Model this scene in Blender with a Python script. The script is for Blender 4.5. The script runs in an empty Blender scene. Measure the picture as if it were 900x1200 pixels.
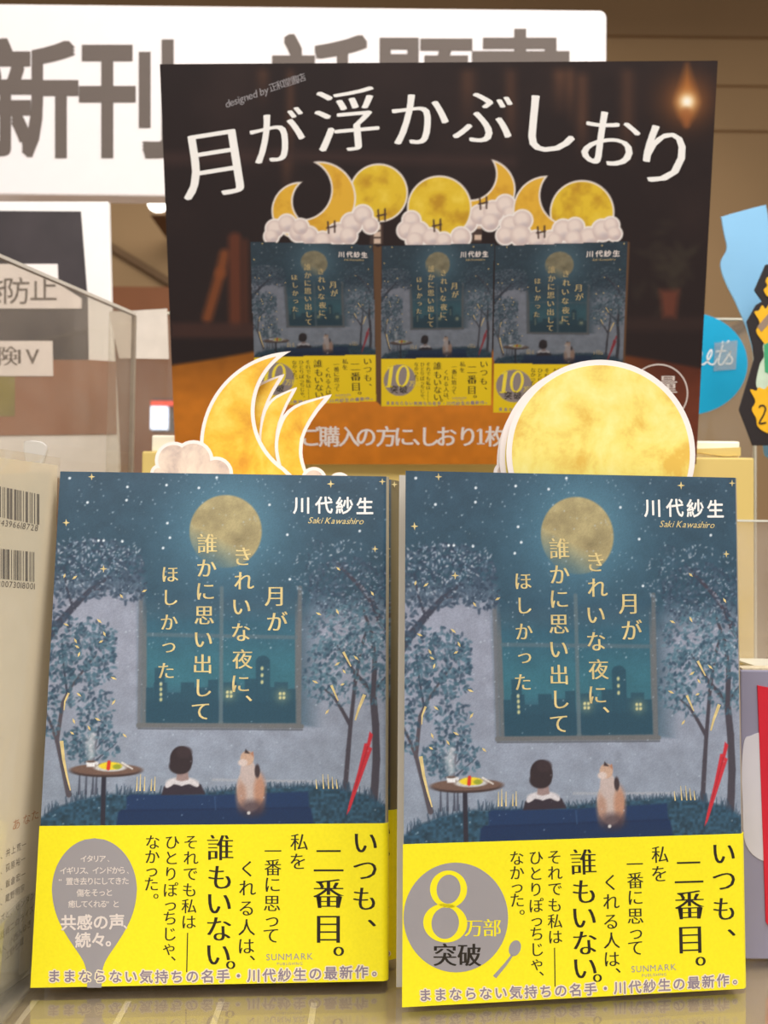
import bpy, bmesh, math, random
import numpy as np
from mathutils import Vector, Matrix

# ------------------------------------------------------------------ camera, world, lights, exposure
sc = bpy.context.scene
COL = sc.collection
F, PITCH, ROLL, CAMH = 1100.0, 0.03288, 0.01093, 0.16244
cam_d = bpy.data.cameras.new('camera'); cam = bpy.data.objects.new('camera', cam_d); COL.objects.link(cam)
cam_d.sensor_fit = 'HORIZONTAL'; cam_d.sensor_width = 36.0; cam_d.lens = 36.0 * F / 900.0
cam_d.clip_start = 0.01; cam_d.clip_end = 50
_c, _s = math.cos(PITCH), math.sin(PITCH)
_fw, _up, _rt = Vector((0, _c, _s)), Vector((0, -_s, _c)), Vector((1, 0, 0))
_r2 = math.cos(ROLL) * _rt + math.sin(ROLL) * _up
_u2 = -math.sin(ROLL) * _rt + math.cos(ROLL) * _up
cam.matrix_world = Matrix(((_r2.x, _u2.x, -_fw.x, 0), (_r2.y, _u2.y, -_fw.y, 0), (_r2.z, _u2.z, -_fw.z, CAMH), (0, 0, 0, 1)))
cam_d.dof.use_dof = True; cam_d.dof.focus_distance = 0.345; cam_d.dof.aperture_fstop = 24.0
sc.camera = cam

def lin(c):
    c = np.asarray(c, float) / 255.0
    return np.where(c <= 0.04045, c / 12.92, ((c + 0.055) / 1.055) ** 2.4)
def L3(c): return tuple(float(v) for v in lin(c))

w = bpy.data.worlds.new('world'); sc.world = w; w.use_nodes = True
w.node_tree.nodes['Background'].inputs[0].default_value = (1.0, 0.955, 0.92, 1)
w.node_tree.nodes['Background'].inputs[1].default_value = 0.46
def area(name, loc, target, size, size_y, power, color):
    d = bpy.data.lights.new(name, 'AREA'); d.shape = 'RECTANGLE'; d.size = size; d.size_y = size_y; d.energy = power; d.color = color
    o = bpy.data.objects.new(name, d); COL.objects.link(o); o.location = loc
    o.rotation_euler = (Vector(target) - Vector(loc)).to_track_quat('-Z', 'Y').to_euler()
    return o
area('ceiling_panel_light', (-0.2, -1.0, 1.75), (0, 0.4, 0.15), 1.6, 0.8, 37, (1, 0.965, 0.93))
area('ceiling_panel_light', (0.8, 0.15, 1.6), (0.0, 0.4, 0.15), 1.0, 0.4, 22, (1, 0.965, 0.93))
area('ceiling_panel_light', (0.0, 2.0, 1.85), (0.0, 2.4, 0), 2.0, 0.6, 42, (1, 0.93, 0.84))
vs = sc.view_settings; vs.view_transform = 'Standard'; vs.look = 'None'; vs.gamma = 1.0; vs.use_curve_mapping = False
vs.exposure = 0.0

# ------------------------------------------------------------------ helpers
def at(px, py, Y):
    """point at depth Y on the sight line of a surveyed photo point"""
    d = _fw * F + _r2 * (px - 450) + _u2 * (600 - py)
    return Vector((0, 0, CAMH)) + d * (Y / d.y)

def material(name, rgb, rough=0.6, metal=0.0, vary=0.06, scale=60.0, spec=0.4, coat=0.0, emit=0.0, trans=0.0, bump=0.0):
    m = bpy.data.materials.new(name); m.use_nodes = True
    nt = m.node_tree; b = nt.nodes['Principled BSDF']
    co = nt.nodes.new('ShaderNodeTexCoord'); nz = nt.nodes.new('ShaderNodeTexNoise'); nz.inputs['Scale'].default_value = scale
    nz.inputs['Detail'].default_value = 3.0
    nt.links.new(co.outputs['Object'], nz.inputs['Vector'])
    rp = nt.nodes.new('ShaderNodeValToRGB')
    c = np.array(L3(rgb))
    rp.color_ramp.elements[0].position = 0.3; rp.color_ramp.elements[1].position = 0.7
    rp.color_ramp.elements[0].color = (*(c * (1 - vary)), 1); rp.color_ramp.elements[1].color = (*np.minimum(c * (1 + vary), 1), 1)
    nt.links.new(nz.outputs['Fac'], rp.inputs[0]); nt.links.new(rp.outputs[0], b.inputs['Base Color'])
    b.inputs['Roughness'].default_value = rough; b.inputs['Metallic'].default_value = metal
    b.inputs['Specular IOR Level'].default_value = spec
    if coat: b.inputs['Coat Weight'].default_value = coat; b.inputs['Coat Roughness'].default_value = 0.08
    if emit:
        nt.links.new(rp.outputs[0], b.inputs['Emission Color']); b.inputs['Emission Strength'].default_value = emit
    if bump:
        bp = nt.nodes.new('ShaderNodeBump'); bp.inputs['Strength'].default_value = bump; bp.inputs['Distance'].default_value = 0.0003
        nt.links.new(nz.outputs['Fac'], bp.inputs['Height']); nt.links.new(bp.outputs[0], b.inputs['Normal'])
    return m

def print_material(name, rough, spec=0.4, coat=0.0):
    m = bpy.data.materials.new(name); m.use_nodes = True
    nt = m.node_tree; b = nt.nodes['Principled BSDF']
    a = nt.nodes.new('ShaderNodeAttribute'); a.attribute_name = 'ink'
    nt.links.new(a.outputs['Color'], b.inputs['Base Color'])
    b.inputs['Roughness'].default_value = rough; b.inputs['Specular IOR Level'].default_value = spec
    if coat: b.inputs['Coat Weight'].default_value = coat; b.inputs['Coat Roughness'].default_value = 0.3
    return m

def clear_material(name, tint=(0.97, 0.97, 0.95), haze=0.06, ior=1.49, hazecol=(235, 225, 210)):
    m = bpy.data.materials.new(name); m.use_nodes = True
    nt = m.node_tree; nt.nodes.clear()
    out = nt.nodes.new('ShaderNodeOutputMaterial')
    tr = nt.nodes.new('ShaderNodeBsdfTransparent'); tr.inputs[0].default_value = (*tint, 1)
    gl = nt.nodes.new('ShaderNodeBsdfGlossy'); gl.inputs['Roughness'].default_value = 0.03
    df = nt.nodes.new('ShaderNodeBsdfDiffuse'); df.inputs[0].default_value = (*L3(hazecol), 1)
    lw = nt.nodes.new('ShaderNodeLayerWeight'); lw.inputs[0].default_value = 0.5
    f0 = ((ior-1)/(ior+1))**2
    pw = nt.nodes.new('ShaderNodeMath'); pw.operation = 'POWER'; pw.inputs[1].default_value = 5.0; nt.links.new(lw.outputs['Facing'], pw.inputs[0])
    fr = nt.nodes.new('ShaderNodeMath'); fr.operation = 'MULTIPLY_ADD'; fr.inputs[1].default_value = 1-f0; fr.inputs[2].default_value = f0
    nt.links.new(pw.outputs[0], fr.inputs[0])
    m1 = nt.nodes.new('ShaderNodeMixShader'); m1.inputs[0].default_value = haze
    m2 = nt.nodes.new('ShaderNodeMixShader')
    nz = nt.nodes.new('ShaderNodeTexNoise'); nz.inputs['Scale'].default_value = 30
    co = nt.nodes.new('ShaderNodeTexCoord'); nt.links.new(co.outputs['Object'], nz.inputs['Vector'])
    mu = nt.nodes.new('ShaderNodeMath'); mu.operation = 'MULTIPLY'; mu.inputs[1].default_value = haze * 2
    nt.links.new(nz.outputs['Fac'], mu.inputs[0]); nt.links.new(mu.outputs[0], m1.inputs[0])
    nt.links.new(tr.outputs[0], m1.inputs[1]); nt.links.new(df.outputs[0], m1.inputs[2])
    nt.links.new(fr.outputs[0], m2.inputs[0]); nt.links.new(m1.outputs[0], m2.inputs[1]); nt.links.new(gl.outputs[0], m2.inputs[2])
    nt.links.new(m2.outputs[0], out.inputs[0])
    return m

def link(o, parent=None):
    COL.objects.link(o)
    if parent is not None: o.parent = parent
    return o
def empty(name, loc=(0, 0, 0), rot=(0, 0, 0)):
    o = bpy.data.objects.new(name, None); o.empty_display_size = 0.02
    o.location = loc; o.rotation_euler = rot; return link(o)
def tag(o, label, cat, group=None, kind=None):
    o['label'] = label; o['category'] = cat
    if group: o['group'] = group
    if kind: o['kind'] = kind
    return o
def structure(o): o['kind'] = 'structure'; return o

class MB:
    """mesh builder: verts, faces, material slots"""
    def __init__(s): s.v = []; s.f = []; s.m = []
    def face(s, pts, mi=0):
        n = len(s.v); s.v += [tuple(p) for p in pts]; s.f.append(tuple(range(n, n + len(pts)))); s.m.append(mi)
    def box(s, lo, hi, mi=0, M=None):
        x0, y0, z0 = lo; x1, y1, z1 = hi
        p = [Vector(q) for q in ((x0,y0,z0),(x1,y0,z0),(x1,y1,z0),(x0,y1,z0),(x0,y0,z1),(x1,y0,z1),(x1,y1,z1),(x0,y1,z1))]
        if M is not None: p = [M @ q for q in p]
        n = len(s.v); s.v += [tuple(q) for q in p]
        for f in ((0,3,2,1),(4,5,6,7),(0,1,5,4),(1,2,6,5),(2,3,7,6),(3,0,4,7)):
            s.f.append(tuple(n + i for i in f)); s.m.append(mi)
    def prism(s, poly, y0, y1, mi=0):
        """outline in x,z extruded from y0 (front) to y1"""
        k = len(poly)
        a = sum(poly[i][0]*poly[(i+1)%k][1]-poly[(i+1)%k][0]*poly[i][1] for i in range(k))
        if a < 0: poly = poly[::-1]
        n = len(s.v)
        s.v += [(x, y0, z) for x, z in poly] + [(x, y1, z) for x, z in poly]
        s.f.append(tuple(range(n, n + k))); s.m.append(mi)
        s.f.append(tuple(range(n + 2*k - 1, n + k - 1, -1))); s.m.append(mi)
        for i in range(k):
            j = (i + 1) % k
            s.f.append((n + j, n + i, n + k + i, n + k + j)); s.m.append(mi)
    def build(s, name, mats, parent=None, bevel=0.0, loc=None, rot=None):
        me = bpy.data.meshes.new(name); me.from_pydata(s.v, [], s.f)
        if not isinstance(mats, (list, tuple)): mats = [mats]
        for m in mats: me.materials.append(m)
        if len(mats) > 1: me.polygons.foreach_set('material_index', s.m)
        me.update()
        o = bpy.data.objects.new(name, me)
        if bevel:
            b = o.modifiers.new('bevel', 'BEVEL'); b.width = bevel; b.segments = 2; b.limit_method = 'ANGLE'
        if loc is not None: o.location = loc
        if rot is not None: o.rotation_euler = rot
        return link(o, parent)

class Homog:
    """plane (mm, origin bottom-left, z up) <-> surveyed photo quad TL, TR, BR, BL"""
    def __init__(s, W, H, q):
        src = [(0, H), (W, H), (W, 0), (0, 0)]
        A = []; b = []
        for (x, z), (u, v) in zip(src, q):
            A.append([x, z, 1, 0, 0, 0, -u*x, -u*z]); b.append(u)
            A.append([0, 0, 0, x, z, 1, -v*x, -v*z]); b.append(v)
        h = np.linalg.solve(np.array(A, float), np.array(b, float))
        s.M = np.append(h, 1).reshape(3, 3); s.I = np.linalg.inv(s.M); s.W = W; s.H = H
    @staticmethod
    def _ap(M, a, b):
        a = np.asarray(a, float); b = np.asarray(b, float)
        w_ = M[2,0]*a + M[2,1]*b + M[2,2]
        return (M[0,0]*a + M[0,1]*b + M[0,2]) / w_, (M[1,0]*a + M[1,1]*b + M[1,2]) / w_
    def px(s, x, z): return s._ap(s.M, x, z)
    def mm(s, u, v): return s._ap(s.I, u, v)

# ---- lettering: glyph outlines from Blender's built-in font
_gc = {}
def _raw(ch, off):
    k = (ch, off)
    if k not in _gc:
        c = bpy.data.curves.new('glyph', 'FONT'); c.body = ch; c.size = 1.0; c.offset = off; c.resolution_u = 3
        c.dimensions = '2D'; c.fill_mode = 'BOTH'
        o = bpy.data.objects.new('glyph', c); COL.objects.link(o)
        dg = bpy.context.evaluated_depsgraph_get(); dg.update()
        me = o.evaluated_get(dg).to_mesh()
        v = np.array([tuple(p.co)[:2] for p in me.vertices]) if len(me.vertices) else np.zeros((0, 2))
        f = [tuple(p.vertices) for p in me.polygons]
        o.evaluated_get(dg).to_mesh_clear()
        bpy.data.objects.remove(o); bpy.data.curves.remove(c)
        _gc[k] = (v, f)
    return _gc[k]
_k = _raw('国', 0.0)[0]
_kc = (_k.min(0) + _k.max(0)) / 2; _ks = 0.90 / (_k.max(0) - _k.min(0))[1]
def glyph(ch, wt=0.0, wide=0.0, bbox=False, bold=0.0, by=1.0, sq=False):
    """one em glyph centred on its cell; wt thins all strokes, wide thickens the uprights only, bold thickens all strokes.
    Returns x, z and layer number per vertex (layers are a few microns of ink apart)"""
    v, f = _raw(ch, wt)
    if len(v) == 0: return v, f
    c = (v.min(0) + v.max(0)) / 2 if bbox else _kc
    v = (v - c) * _ks
    offs = [(0.0, 0.0)]
    if wide:
        n = max(2, int(math.ceil(wide / 0.022)) + 1); offs = [(dx, 0.0) for dx in np.linspace(-wide/2, wide/2, n)]
    if bold:
        k = 8 if bold < 0.04 else 12
        offs = [(0.0, 0.0)] + ([(bold*i, bold*by*j) for i in (-1, 0, 1) for j in (-1, 0, 1)] if sq else [(bold*math.cos(2*math.pi*i/k), by*bold*math.sin(2*math.pi*i/k)) for i in range(k)])
    vv = []; ff = []
    for i, o in enumerate(offs):
        b = len(v) * i; vv.append(np.column_stack([v + o, np.full(len(v), float(i))])); ff += [tuple(b + q for q in p) for p in f]
    return np.vstack(vv), ff

MIN = dict(wt=-0.013, wide=0.06)          # book-face lettering: light horizontals, heavier uprights
GOT = dict(wt=0.018, wide=0.0)             # bold even strokes
class Letters:
    def __init__(s): s.v = []; s.f = []
    def poly(s, H, pts):
        n = len(s.v); u = np.array(pts, float); x, z = H.mm(u[:, 0], u[:, 1])
        s.v += list(zip(x, z, np.zeros(len(x)))); s.f.append(tuple(range(n, n + len(pts))))
    def ring(s, H, cx, cy, rx, ry, ix, iy, rot=0.0, k=40, ox=0.0):
        ca, sa = math.cos(rot), math.sin(rot)
        def P(a, rx, ry, o=0): 
            x, y = rx*math.cos(a) + o, ry*math.sin(a); return (cx + ca*x - sa*y, cy + sa*x + ca*y)
        for i in range(k):
            a, b = 2*math.pi*i/k, 2*math.pi*(i+1)/k
            s.poly(H, [P(a, rx, ry), P(b, rx, ry), P(b, ix, iy, ox), P(a, ix, iy, ox)])
    def ellipse(s, H, cx, cy, rx, ry, rot=0.0, k=40):
        ca, sa = math.cos(rot), math.sin(rot)
        s.poly(H, [(cx + ca*rx*math.cos(t) - sa*ry*math.sin(t), cy + sa*rx*math.cos(t) + ca*ry*math.sin(t)) for t in np.linspace(0, 2*math.pi, k, endpoint=False)])
    def stroke(s, H, pts, w0, w1=None):
        w1 = w0 if w1 is None else w1
        p = np.array(pts, float); k = len(p)
        t = np.gradient(p, axis=0); t /= (np.linalg.norm(t, axis=1, keepdims=True) + 1e-9); nn = np.stack([-t[:, 1], t[:, 0]], 1)
        ww = np.linspace(w0, w1, k)[:, None] / 2; a = p + nn*ww; b = p - nn*ww
        for i in range(k - 1): s.poly(H, [a[i], a[i+1], b[i+1], b[i]])
    def ch(s, H, c, px, py, size, rot=0.0, bbox=False, wt=0.0, wide=0.0, sx=1.0, shear=0.0, bold=0.0, by=1.0, sq=False, skew=None):
        if c == ' ': return
        v, f = glyph(c, wt, wide, bbox, bold, by, sq)
        if len(v) == 0: return
        gx = (v[:, 0]*sx + shear*v[:, 1]) * size; gy = v[:, 1] * size
        ca, sa = math.cos(rot), math.sin(rot)
        x, z = H.mm(px + ca*gx - sa*gy, py - (sa*gx + ca*gy)) if skew is None else H.mm(px + gx, py - gy + skew*gx)
        n = len(s.v); s.v += list(zip(x, z, v[:, 2])); s.f += [tuple(n + i for i in p) for p in f]
    def col(s, H, items, size, **kw):
        """vertical line of writing: (char, x, y) items; commas and stops sit where they are"""
        for c, x, y in items:
            s.ch(H, c, x, y, size, bbox=(c in '、。'), **kw)
    def row(s, H, text, x0, x1, y0, y1, size, **kw):
        n = len(text); r = math.atan2(-(y1 - y0), x1 - x0)
        for i, c in enumerate(text):
            t = i / max(1, n - 1); s.ch(H, c, x0 + (x1 - x0)*t, y0 + (y1 - y0)*t, size, rot=r, **kw)
    def latin(s, H, text, x0, x1, y0, y1, size, **kw):
        """proportional line between x0 and x1"""
        adv = []
        for c in text:
            v = _raw(c, 0.0)[0]; adv.append(0.3 if len(v) == 0 else (v[:, 0].max() - v[:, 0].min()) * _ks + 0.09)
        tot = sum(adv); t = 0.0; r = math.atan2(-(y1 - y0), x1 - x0)
        for c, a in zip(text, adv):
            u = (t + a/2) / tot; t += a
            if c == ' ': continue
            v = _raw(c, 0.0)[0]; yc = ((v[:, 1].max() + v[:, 1].min())/2 - 0.36) * _ks * size
            s.ch(H, c, x0 + (x1-x0)*u, y0 + (y1-y0)*u - yc, size, rot=r, bbox=True, **kw)
    def build(s, name, mat, parent, y=-0.00006):
        me = bpy.data.meshes.new(name)
        dy = -3e-6 if y <= 0 else 3e-6
        vs_ = [(x*0.001, y + dy*l, z*0.001) for x, z, l in s.v]
        me.from_pydata(vs_, [], s.f); me.materials.append(mat); me.update()
        return link(bpy.data.objects.new(name, me), parent)

# ---- painting of printed artwork into a colour attribute
class Paint:
    def __init__(s, H, W, HT, res):
        s.nx, s.nz = int(round(W*res)) + 1, int(round(HT*res)) + 1
        s.x = np.linspace(0, W, s.nx); s.z = np.linspace(HT, 0, s.nz)
        X, Z = np.meshgrid(s.x, s.z); s.H = H; s.res = res; s.HT = HT
        s.U, s.V = H.px(X, Z); s.c = np.zeros((s.nz, s.nx, 3))
    def win(s, u0, v0, u1, v1):
        x, z = s.H.mm([u0, u1, u0, u1], [v0, v0, v1, v1])
        i0 = max(0, int(min(x)*s.res) - 1); i1 = min(s.nx, int(max(x)*s.res) + 3)
        j0 = max(0, int((s.HT - max(z))*s.res) - 1); j1 = min(s.nz, int((s.HT - min(z))*s.res) + 3)
        return slice(j0, max(j0, j1)), slice(i0, max(i0, i1))
    def put(s, sl, m, col, op=1.0):
        a = (np.clip(m, 0, 1) * op)[..., None]; s.c[sl] = s.c[sl]*(1 - a) + np.asarray(col, float)*a
    def full(s): return (slice(0, s.nz), slice(0, s.nx))
    def ell(s, cx, cy, rx, ry, col, rot=0.0, soft=1.0, op=1.0):
        r = max(rx, ry) + soft + 1; sl = s.win(cx-r, cy-r, cx+r, cy+r)
        u, v = s.U[sl]-cx, s.V[sl]-cy; ca, sa = math.cos(rot), math.sin(rot)
        a, b = (u*ca + v*sa)/rx, (-u*sa + v*ca)/ry
        d = (1 - np.sqrt(a*a + b*b)) * min(rx, ry)
        s.put(sl, 0.5 + d/soft, col, op)
    def glow(s, cx, cy, r, col, op):
        sl = s.win(cx-3*r, cy-3*r, cx+3*r, cy+3*r); d2 = (s.U[sl]-cx)**2 + (s.V[sl]-cy)**2
        s.put(sl, np.exp(-d2/(2*(r*0.8)**2)), col, op)
    def rect(s, u0, v0, u1, v1, col, soft=1.0, op=1.0):
        sl = s.win(u0-soft-1, v0-soft-1, u1+soft+1, v1+soft+1)
        U, V = s.U[sl], s.V[sl]
        m = np.minimum.reduce([U-u0, u1-U, V-v0, v1-V])/soft + 0.5
        s.put(sl, m, col, op)
    def line(s, pts, w0, w1, col, soft=1.0, op=1.0):
        n = len(pts) - 1
        for k in range(n):
            (ax, ay), (bx, by) = pts[k], pts[k+1]
            wa = w0 + (w1-w0)*k/n; wb = w0 + (w1-w0)*(k+1)/n; r = max(wa, wb)/2 + soft + 1
            sl = s.win(min(ax,bx)-r, min(ay,by)-r, max(ax,bx)+r, max(ay,by)+r)
            U, V = s.U[sl], s.V[sl]; dx, dy = bx-ax, by-ay; q = dx*dx + dy*dy + 1e-9
            t = np.clip(((U-ax)*dx + (V-ay)*dy)/q, 0, 1)
            d = np.hypot(U-ax-t*dx, V-ay-t*dy); s.put(sl, ((wa + (wb-wa)*t)/2 - d)/soft + 0.5, col, op)
    def polyg(s, pts, col, soft=1.0, op=1.0):
        p = np.array(pts, float); u0, v0 = p.min(0)-2; u1, v1 = p.max(0)+2
        sl = s.win(u0, v0, u1, v1); U, V = s.U[sl], s.V[sl]
        ins = np.zeros(U.shape, bool); dmin = np.full(U.shape, 1e9)
        for k in range(len(p)):
            (ax, ay), (bx, by) = p[k], p[(k+1) % len(p)]
            cond = ((ay > V) != (by > V)); xx = ax + (V-ay)*(bx-ax)/((by-ay) if abs(by-ay) > 1e-9 else 1e-9)
            ins ^= cond & (U < xx)
            dx, dy = bx-ax, by-ay; t = np.clip(((U-ax)*dx + (V-ay)*dy)/(dx*dx+dy*dy+1e-9), 0, 1)
            dmin = np.minimum(dmin, np.hypot(U-ax-t*dx, V-ay-t*dy))
        s.put(sl, np.where(ins, dmin, -dmin)/soft + 0.5, col, op)
    def noise(s, amp, cells, seed, col=None):
        n = vnoise(s.nz, s.nx, cells, seed)
        if col is None: s.c *= (1 + amp*(n - 0.5)*2)[..., None]
        return n

def vnoise(h, w_, cell, seed):
    r = np.random.RandomState(seed); gh, gw = int(h/cell)+3, int(w_/cell)+3
    g = r.rand(gh, gw); y = np.arange(h)/cell; x = np.arange(w_)/cell
    yi, xi = y.astype(int), x.astype(int); fy, fx = y-yi, x-xi
    fy = (fy*fy*(3-2*fy))[:, None]; fx = (fx*fx*(3-2*fx))[None, :]
    a = g[np.ix_(yi, xi)]; b = g[np.ix_(yi, xi+1)]; c = g[np.ix_(yi+1, xi)]; d = g[np.ix_(yi+1, xi+1)]
    return (a*(1-fx)+b*fx)*(1-fy) + (c*(1-fx)+d*fx)*fy
def fbm(h, w_, cell, seed, o=4):
    t = np.zeros((h, w_)); a = 1.0; tot = 0
    for i in range(o): t += a*vnoise(h, w_, max(1.0, cell/2**i), seed+i); tot += a; a *= 0.55
    return t/tot

def grid_mesh(name, P, rgb, mat, flip=False):
    """P (rows, cols, 3) points with sRGB colours -> mesh with an 'ink' attribute"""
    h, w_ = P.shape[:2]
    me = bpy.data.meshes.new(name)
    idx = np.arange(h*w_).reshape(h, w_)
    q = np.stack([idx[1:, :-1], idx[1:, 1:], idx[:-1, 1:], idx[:-1, :-1]], -1).reshape(-1, 4)
    if flip: q = q[:, ::-1]
    nf = len(q)
    me.vertices.add(h*w_); me.vertices.foreach_set('co', P.reshape(-1).astype(np.float32))
    me.loops.add(nf*4); me.loops.foreach_set('vertex_index', q.reshape(-1).astype(np.int32))
    me.polygons.add(nf); me.polygons.foreach_set('loop_start', np.arange(0, nf*4, 4, dtype=np.int32))
    me.update(calc_edges=True)
    at_ = me.color_attributes.new('ink', 'FLOAT_COLOR', 'POINT')
    c = np.ones((h*w_, 4), np.float32); c[:, :3] = lin(np.clip(rgb.reshape(-1, 3), 0, 255)); at_.data.foreach_set('color', c.reshape(-1))
    me.materials.append(mat)
    me.polygons.foreach_set('use_smooth', np.ones(nf, bool))
    return me

# ------------------------------------------------------------------ materials
M_white = material('white_panel', (250, 246, 242), 0.5, vary=0.015)
M_card = material('white_card', (250, 240, 236), 0.6, vary=0.01)
M_black = material('black_ink', (38, 30, 20), 0.55, vary=0.05)
M_signink = material('sign_grey_ink', (98, 86, 78), 0.6, vary=0.02)
M_gold = material('gold_foil', (238, 214, 150), 0.38, metal=0.35, vary=0.2, scale=300, spec=0.6)
M_whiteink = material('white_ink', (248, 245, 240), 0.6, vary=0.02)
M_greyink = material('grey_ink', (154, 149, 151), 0.55, vary=0.02)
M_mauve = material('mauve_ink', (140, 124, 140), 0.55, vary=0.02)
M_paleink = material('pale_ink', (226, 214, 206), 0.6, vary=0.03)
M_paleyel = material('pale_halo_ink', (240, 226, 190), 0.6, vary=0.02)
M_yellow = material('yellow_band_paper', (246, 231, 26), 0.5, vary=0.03, scale=900, bump=0.15)
M_yelink = material('yellow_ink', (246, 231, 26), 0.5, vary=0.02)
M_pages = material('page_edges', (205, 190, 160), 0.85, vary=0.2, scale=500)
M_cover_print = print_material('cover_print', 0.42, 0.45)
M_poster_print = print_material('poster_print', 0.42, 0.3)
M_clear = clear_material('clear_acrylic')
M_edge = material('acrylic_edge', (225, 222, 205), 0.25, vary=0.04, spec=0.6)

# ------------------------------------------------------------------ the setting
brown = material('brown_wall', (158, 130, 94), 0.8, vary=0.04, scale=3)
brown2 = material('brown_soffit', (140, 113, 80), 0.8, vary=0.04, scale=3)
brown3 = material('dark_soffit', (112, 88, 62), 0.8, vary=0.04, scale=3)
tilefloor = material('floor_tiles', (150, 120, 98), 0.5, vary=0.12, scale=4)
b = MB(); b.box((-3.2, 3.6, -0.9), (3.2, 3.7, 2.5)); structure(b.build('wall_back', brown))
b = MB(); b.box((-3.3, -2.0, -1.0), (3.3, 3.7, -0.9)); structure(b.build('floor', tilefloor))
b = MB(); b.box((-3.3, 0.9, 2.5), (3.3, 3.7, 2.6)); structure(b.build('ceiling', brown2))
def band(n, py0, py1, y, m, th=0.05):
    z0, z1 = at(450, py1, y).z, at(450, py0, y).z
    b = MB(); b.box((-3.2, y, z0), (3.2, y + th, z1)); return structure(b.build('trim_%d' % n, m))
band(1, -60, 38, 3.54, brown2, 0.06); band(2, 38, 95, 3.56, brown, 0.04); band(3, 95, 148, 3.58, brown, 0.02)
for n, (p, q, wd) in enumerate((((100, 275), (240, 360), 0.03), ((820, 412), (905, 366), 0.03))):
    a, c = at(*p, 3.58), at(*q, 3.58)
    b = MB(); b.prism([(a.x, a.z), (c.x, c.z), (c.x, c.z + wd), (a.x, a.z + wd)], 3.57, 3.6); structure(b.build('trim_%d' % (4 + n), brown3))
b = MB(); p, q = at(60, 700, 3.5), at(450, 362, 3.5); b.box((p.x - 1, 3.5, -0.9), (q.x, 3.6, at(170, 336, 3.5).z)); structure(b.build('trim_6', material('brown_dado', (122, 76, 46), 0.7, vary=0.08, scale=4)))

# far shop fittings seen past the poster's left side
t = empty('till_screen', (at(190, 490, 2.4).x, 2.4, -0.9)); tag(t, 'small glowing blue white screen far behind the poster, left side', 'screen')
pz = at(190, 489, 2.4).z + 0.9
b = MB(); b.box((-0.03, 0, pz - 0.03), (0.012, 0.02, pz + 0.028)); b.build('screen', material('lit_screen', (215, 228, 255), 0.4, emit=1.6), t)
b = MB(); b.box((-0.03, 0.0, pz+0.032), (0.05, 0.02, pz+0.042)); b.build('red_header', material('lit_red', (220, 60, 40), 0.4, emit=0.8), t)
b = MB(); b.box((-0.033, 0.021, pz - 0.034), (0.052, 0.05, pz + 0.052)); b.build('casing', material('screen_casing', (60, 48, 46), 0.5), t)
b = MB(); b.box((-0.02, 0.025, 0), (0.02, 0.05, pz - 0.05)); b.box((-0.1, -0.05, 0), (0.1, 0.12, 0.02)); b.build('stand', M_greyink, t)
t = empty('spot_lamp', tuple(at(186, 242, 3.2))); tag(t, 'tiny bright ceiling spot lamp against the brown wall beside the poster', 'lamp')
b = MB()
b.prism([(0.032*math.cos(a), 0.02*math.sin(a)) for a in np.linspace(0, 2*math.pi, 20, endpoint=False)], -0.02, 0.0)
b.build('bulb', material('lit_bulb', (255, 250, 240), 0.4, emit=4), t)
b = MB(); b.box((-0.03, 0.0, -0.03), (0.03, 0.375, 0.03)); b.build('bracket', brown3, t)

# ------------------------------------------------------------------ shelf
t = empty('display_shelf', (0, 0, 0)); tag(t, 'tan display shelf under a clear sheet, carrying the books', 'shelf')
M_board = material('shelf_board', (182, 164, 138), 0.35, vary=0.06, scale=12, spec=0.5)
b = MB(); b.box((-0.55, 0.17, -0.030), (0.55, 0.95, -0.0045)); b.build('board', M_board, t, bevel=0.002)
b = MB()
for i, px in enumerate((150, 258, 366, 470)):
    x = -0.125 + i*0.0335
    b.box((x, 0.24, -0.0044), (x + 0.0022, 0.345, -0.0040))
b.build('rib', material('shelf_rib', (226, 212, 186), 0.4), t)
M_sheet = clear_material('clear_shelf_sheet', (0.94, 0.93, 0.90), 0.02, 1.9)
b = MB(); b.box((-0.55, 0.172, -0.0035), (0.55, 0.95, -0.0002)); b.build('clear_sheet', M_sheet, t)

# ------------------------------------------------------------------ cover artwork (printed)
BW, BH, BT = 128.0, 188.0, 16.0
HL = Homog(BW, BH, [(70, 553), (457, 560.5), (456.5, 1150), (36, 1157)])
HR = Homog(BW, BH, [(476, 552.5), (866.5, 560), (878, 1158), (471, 1181)])

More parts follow.
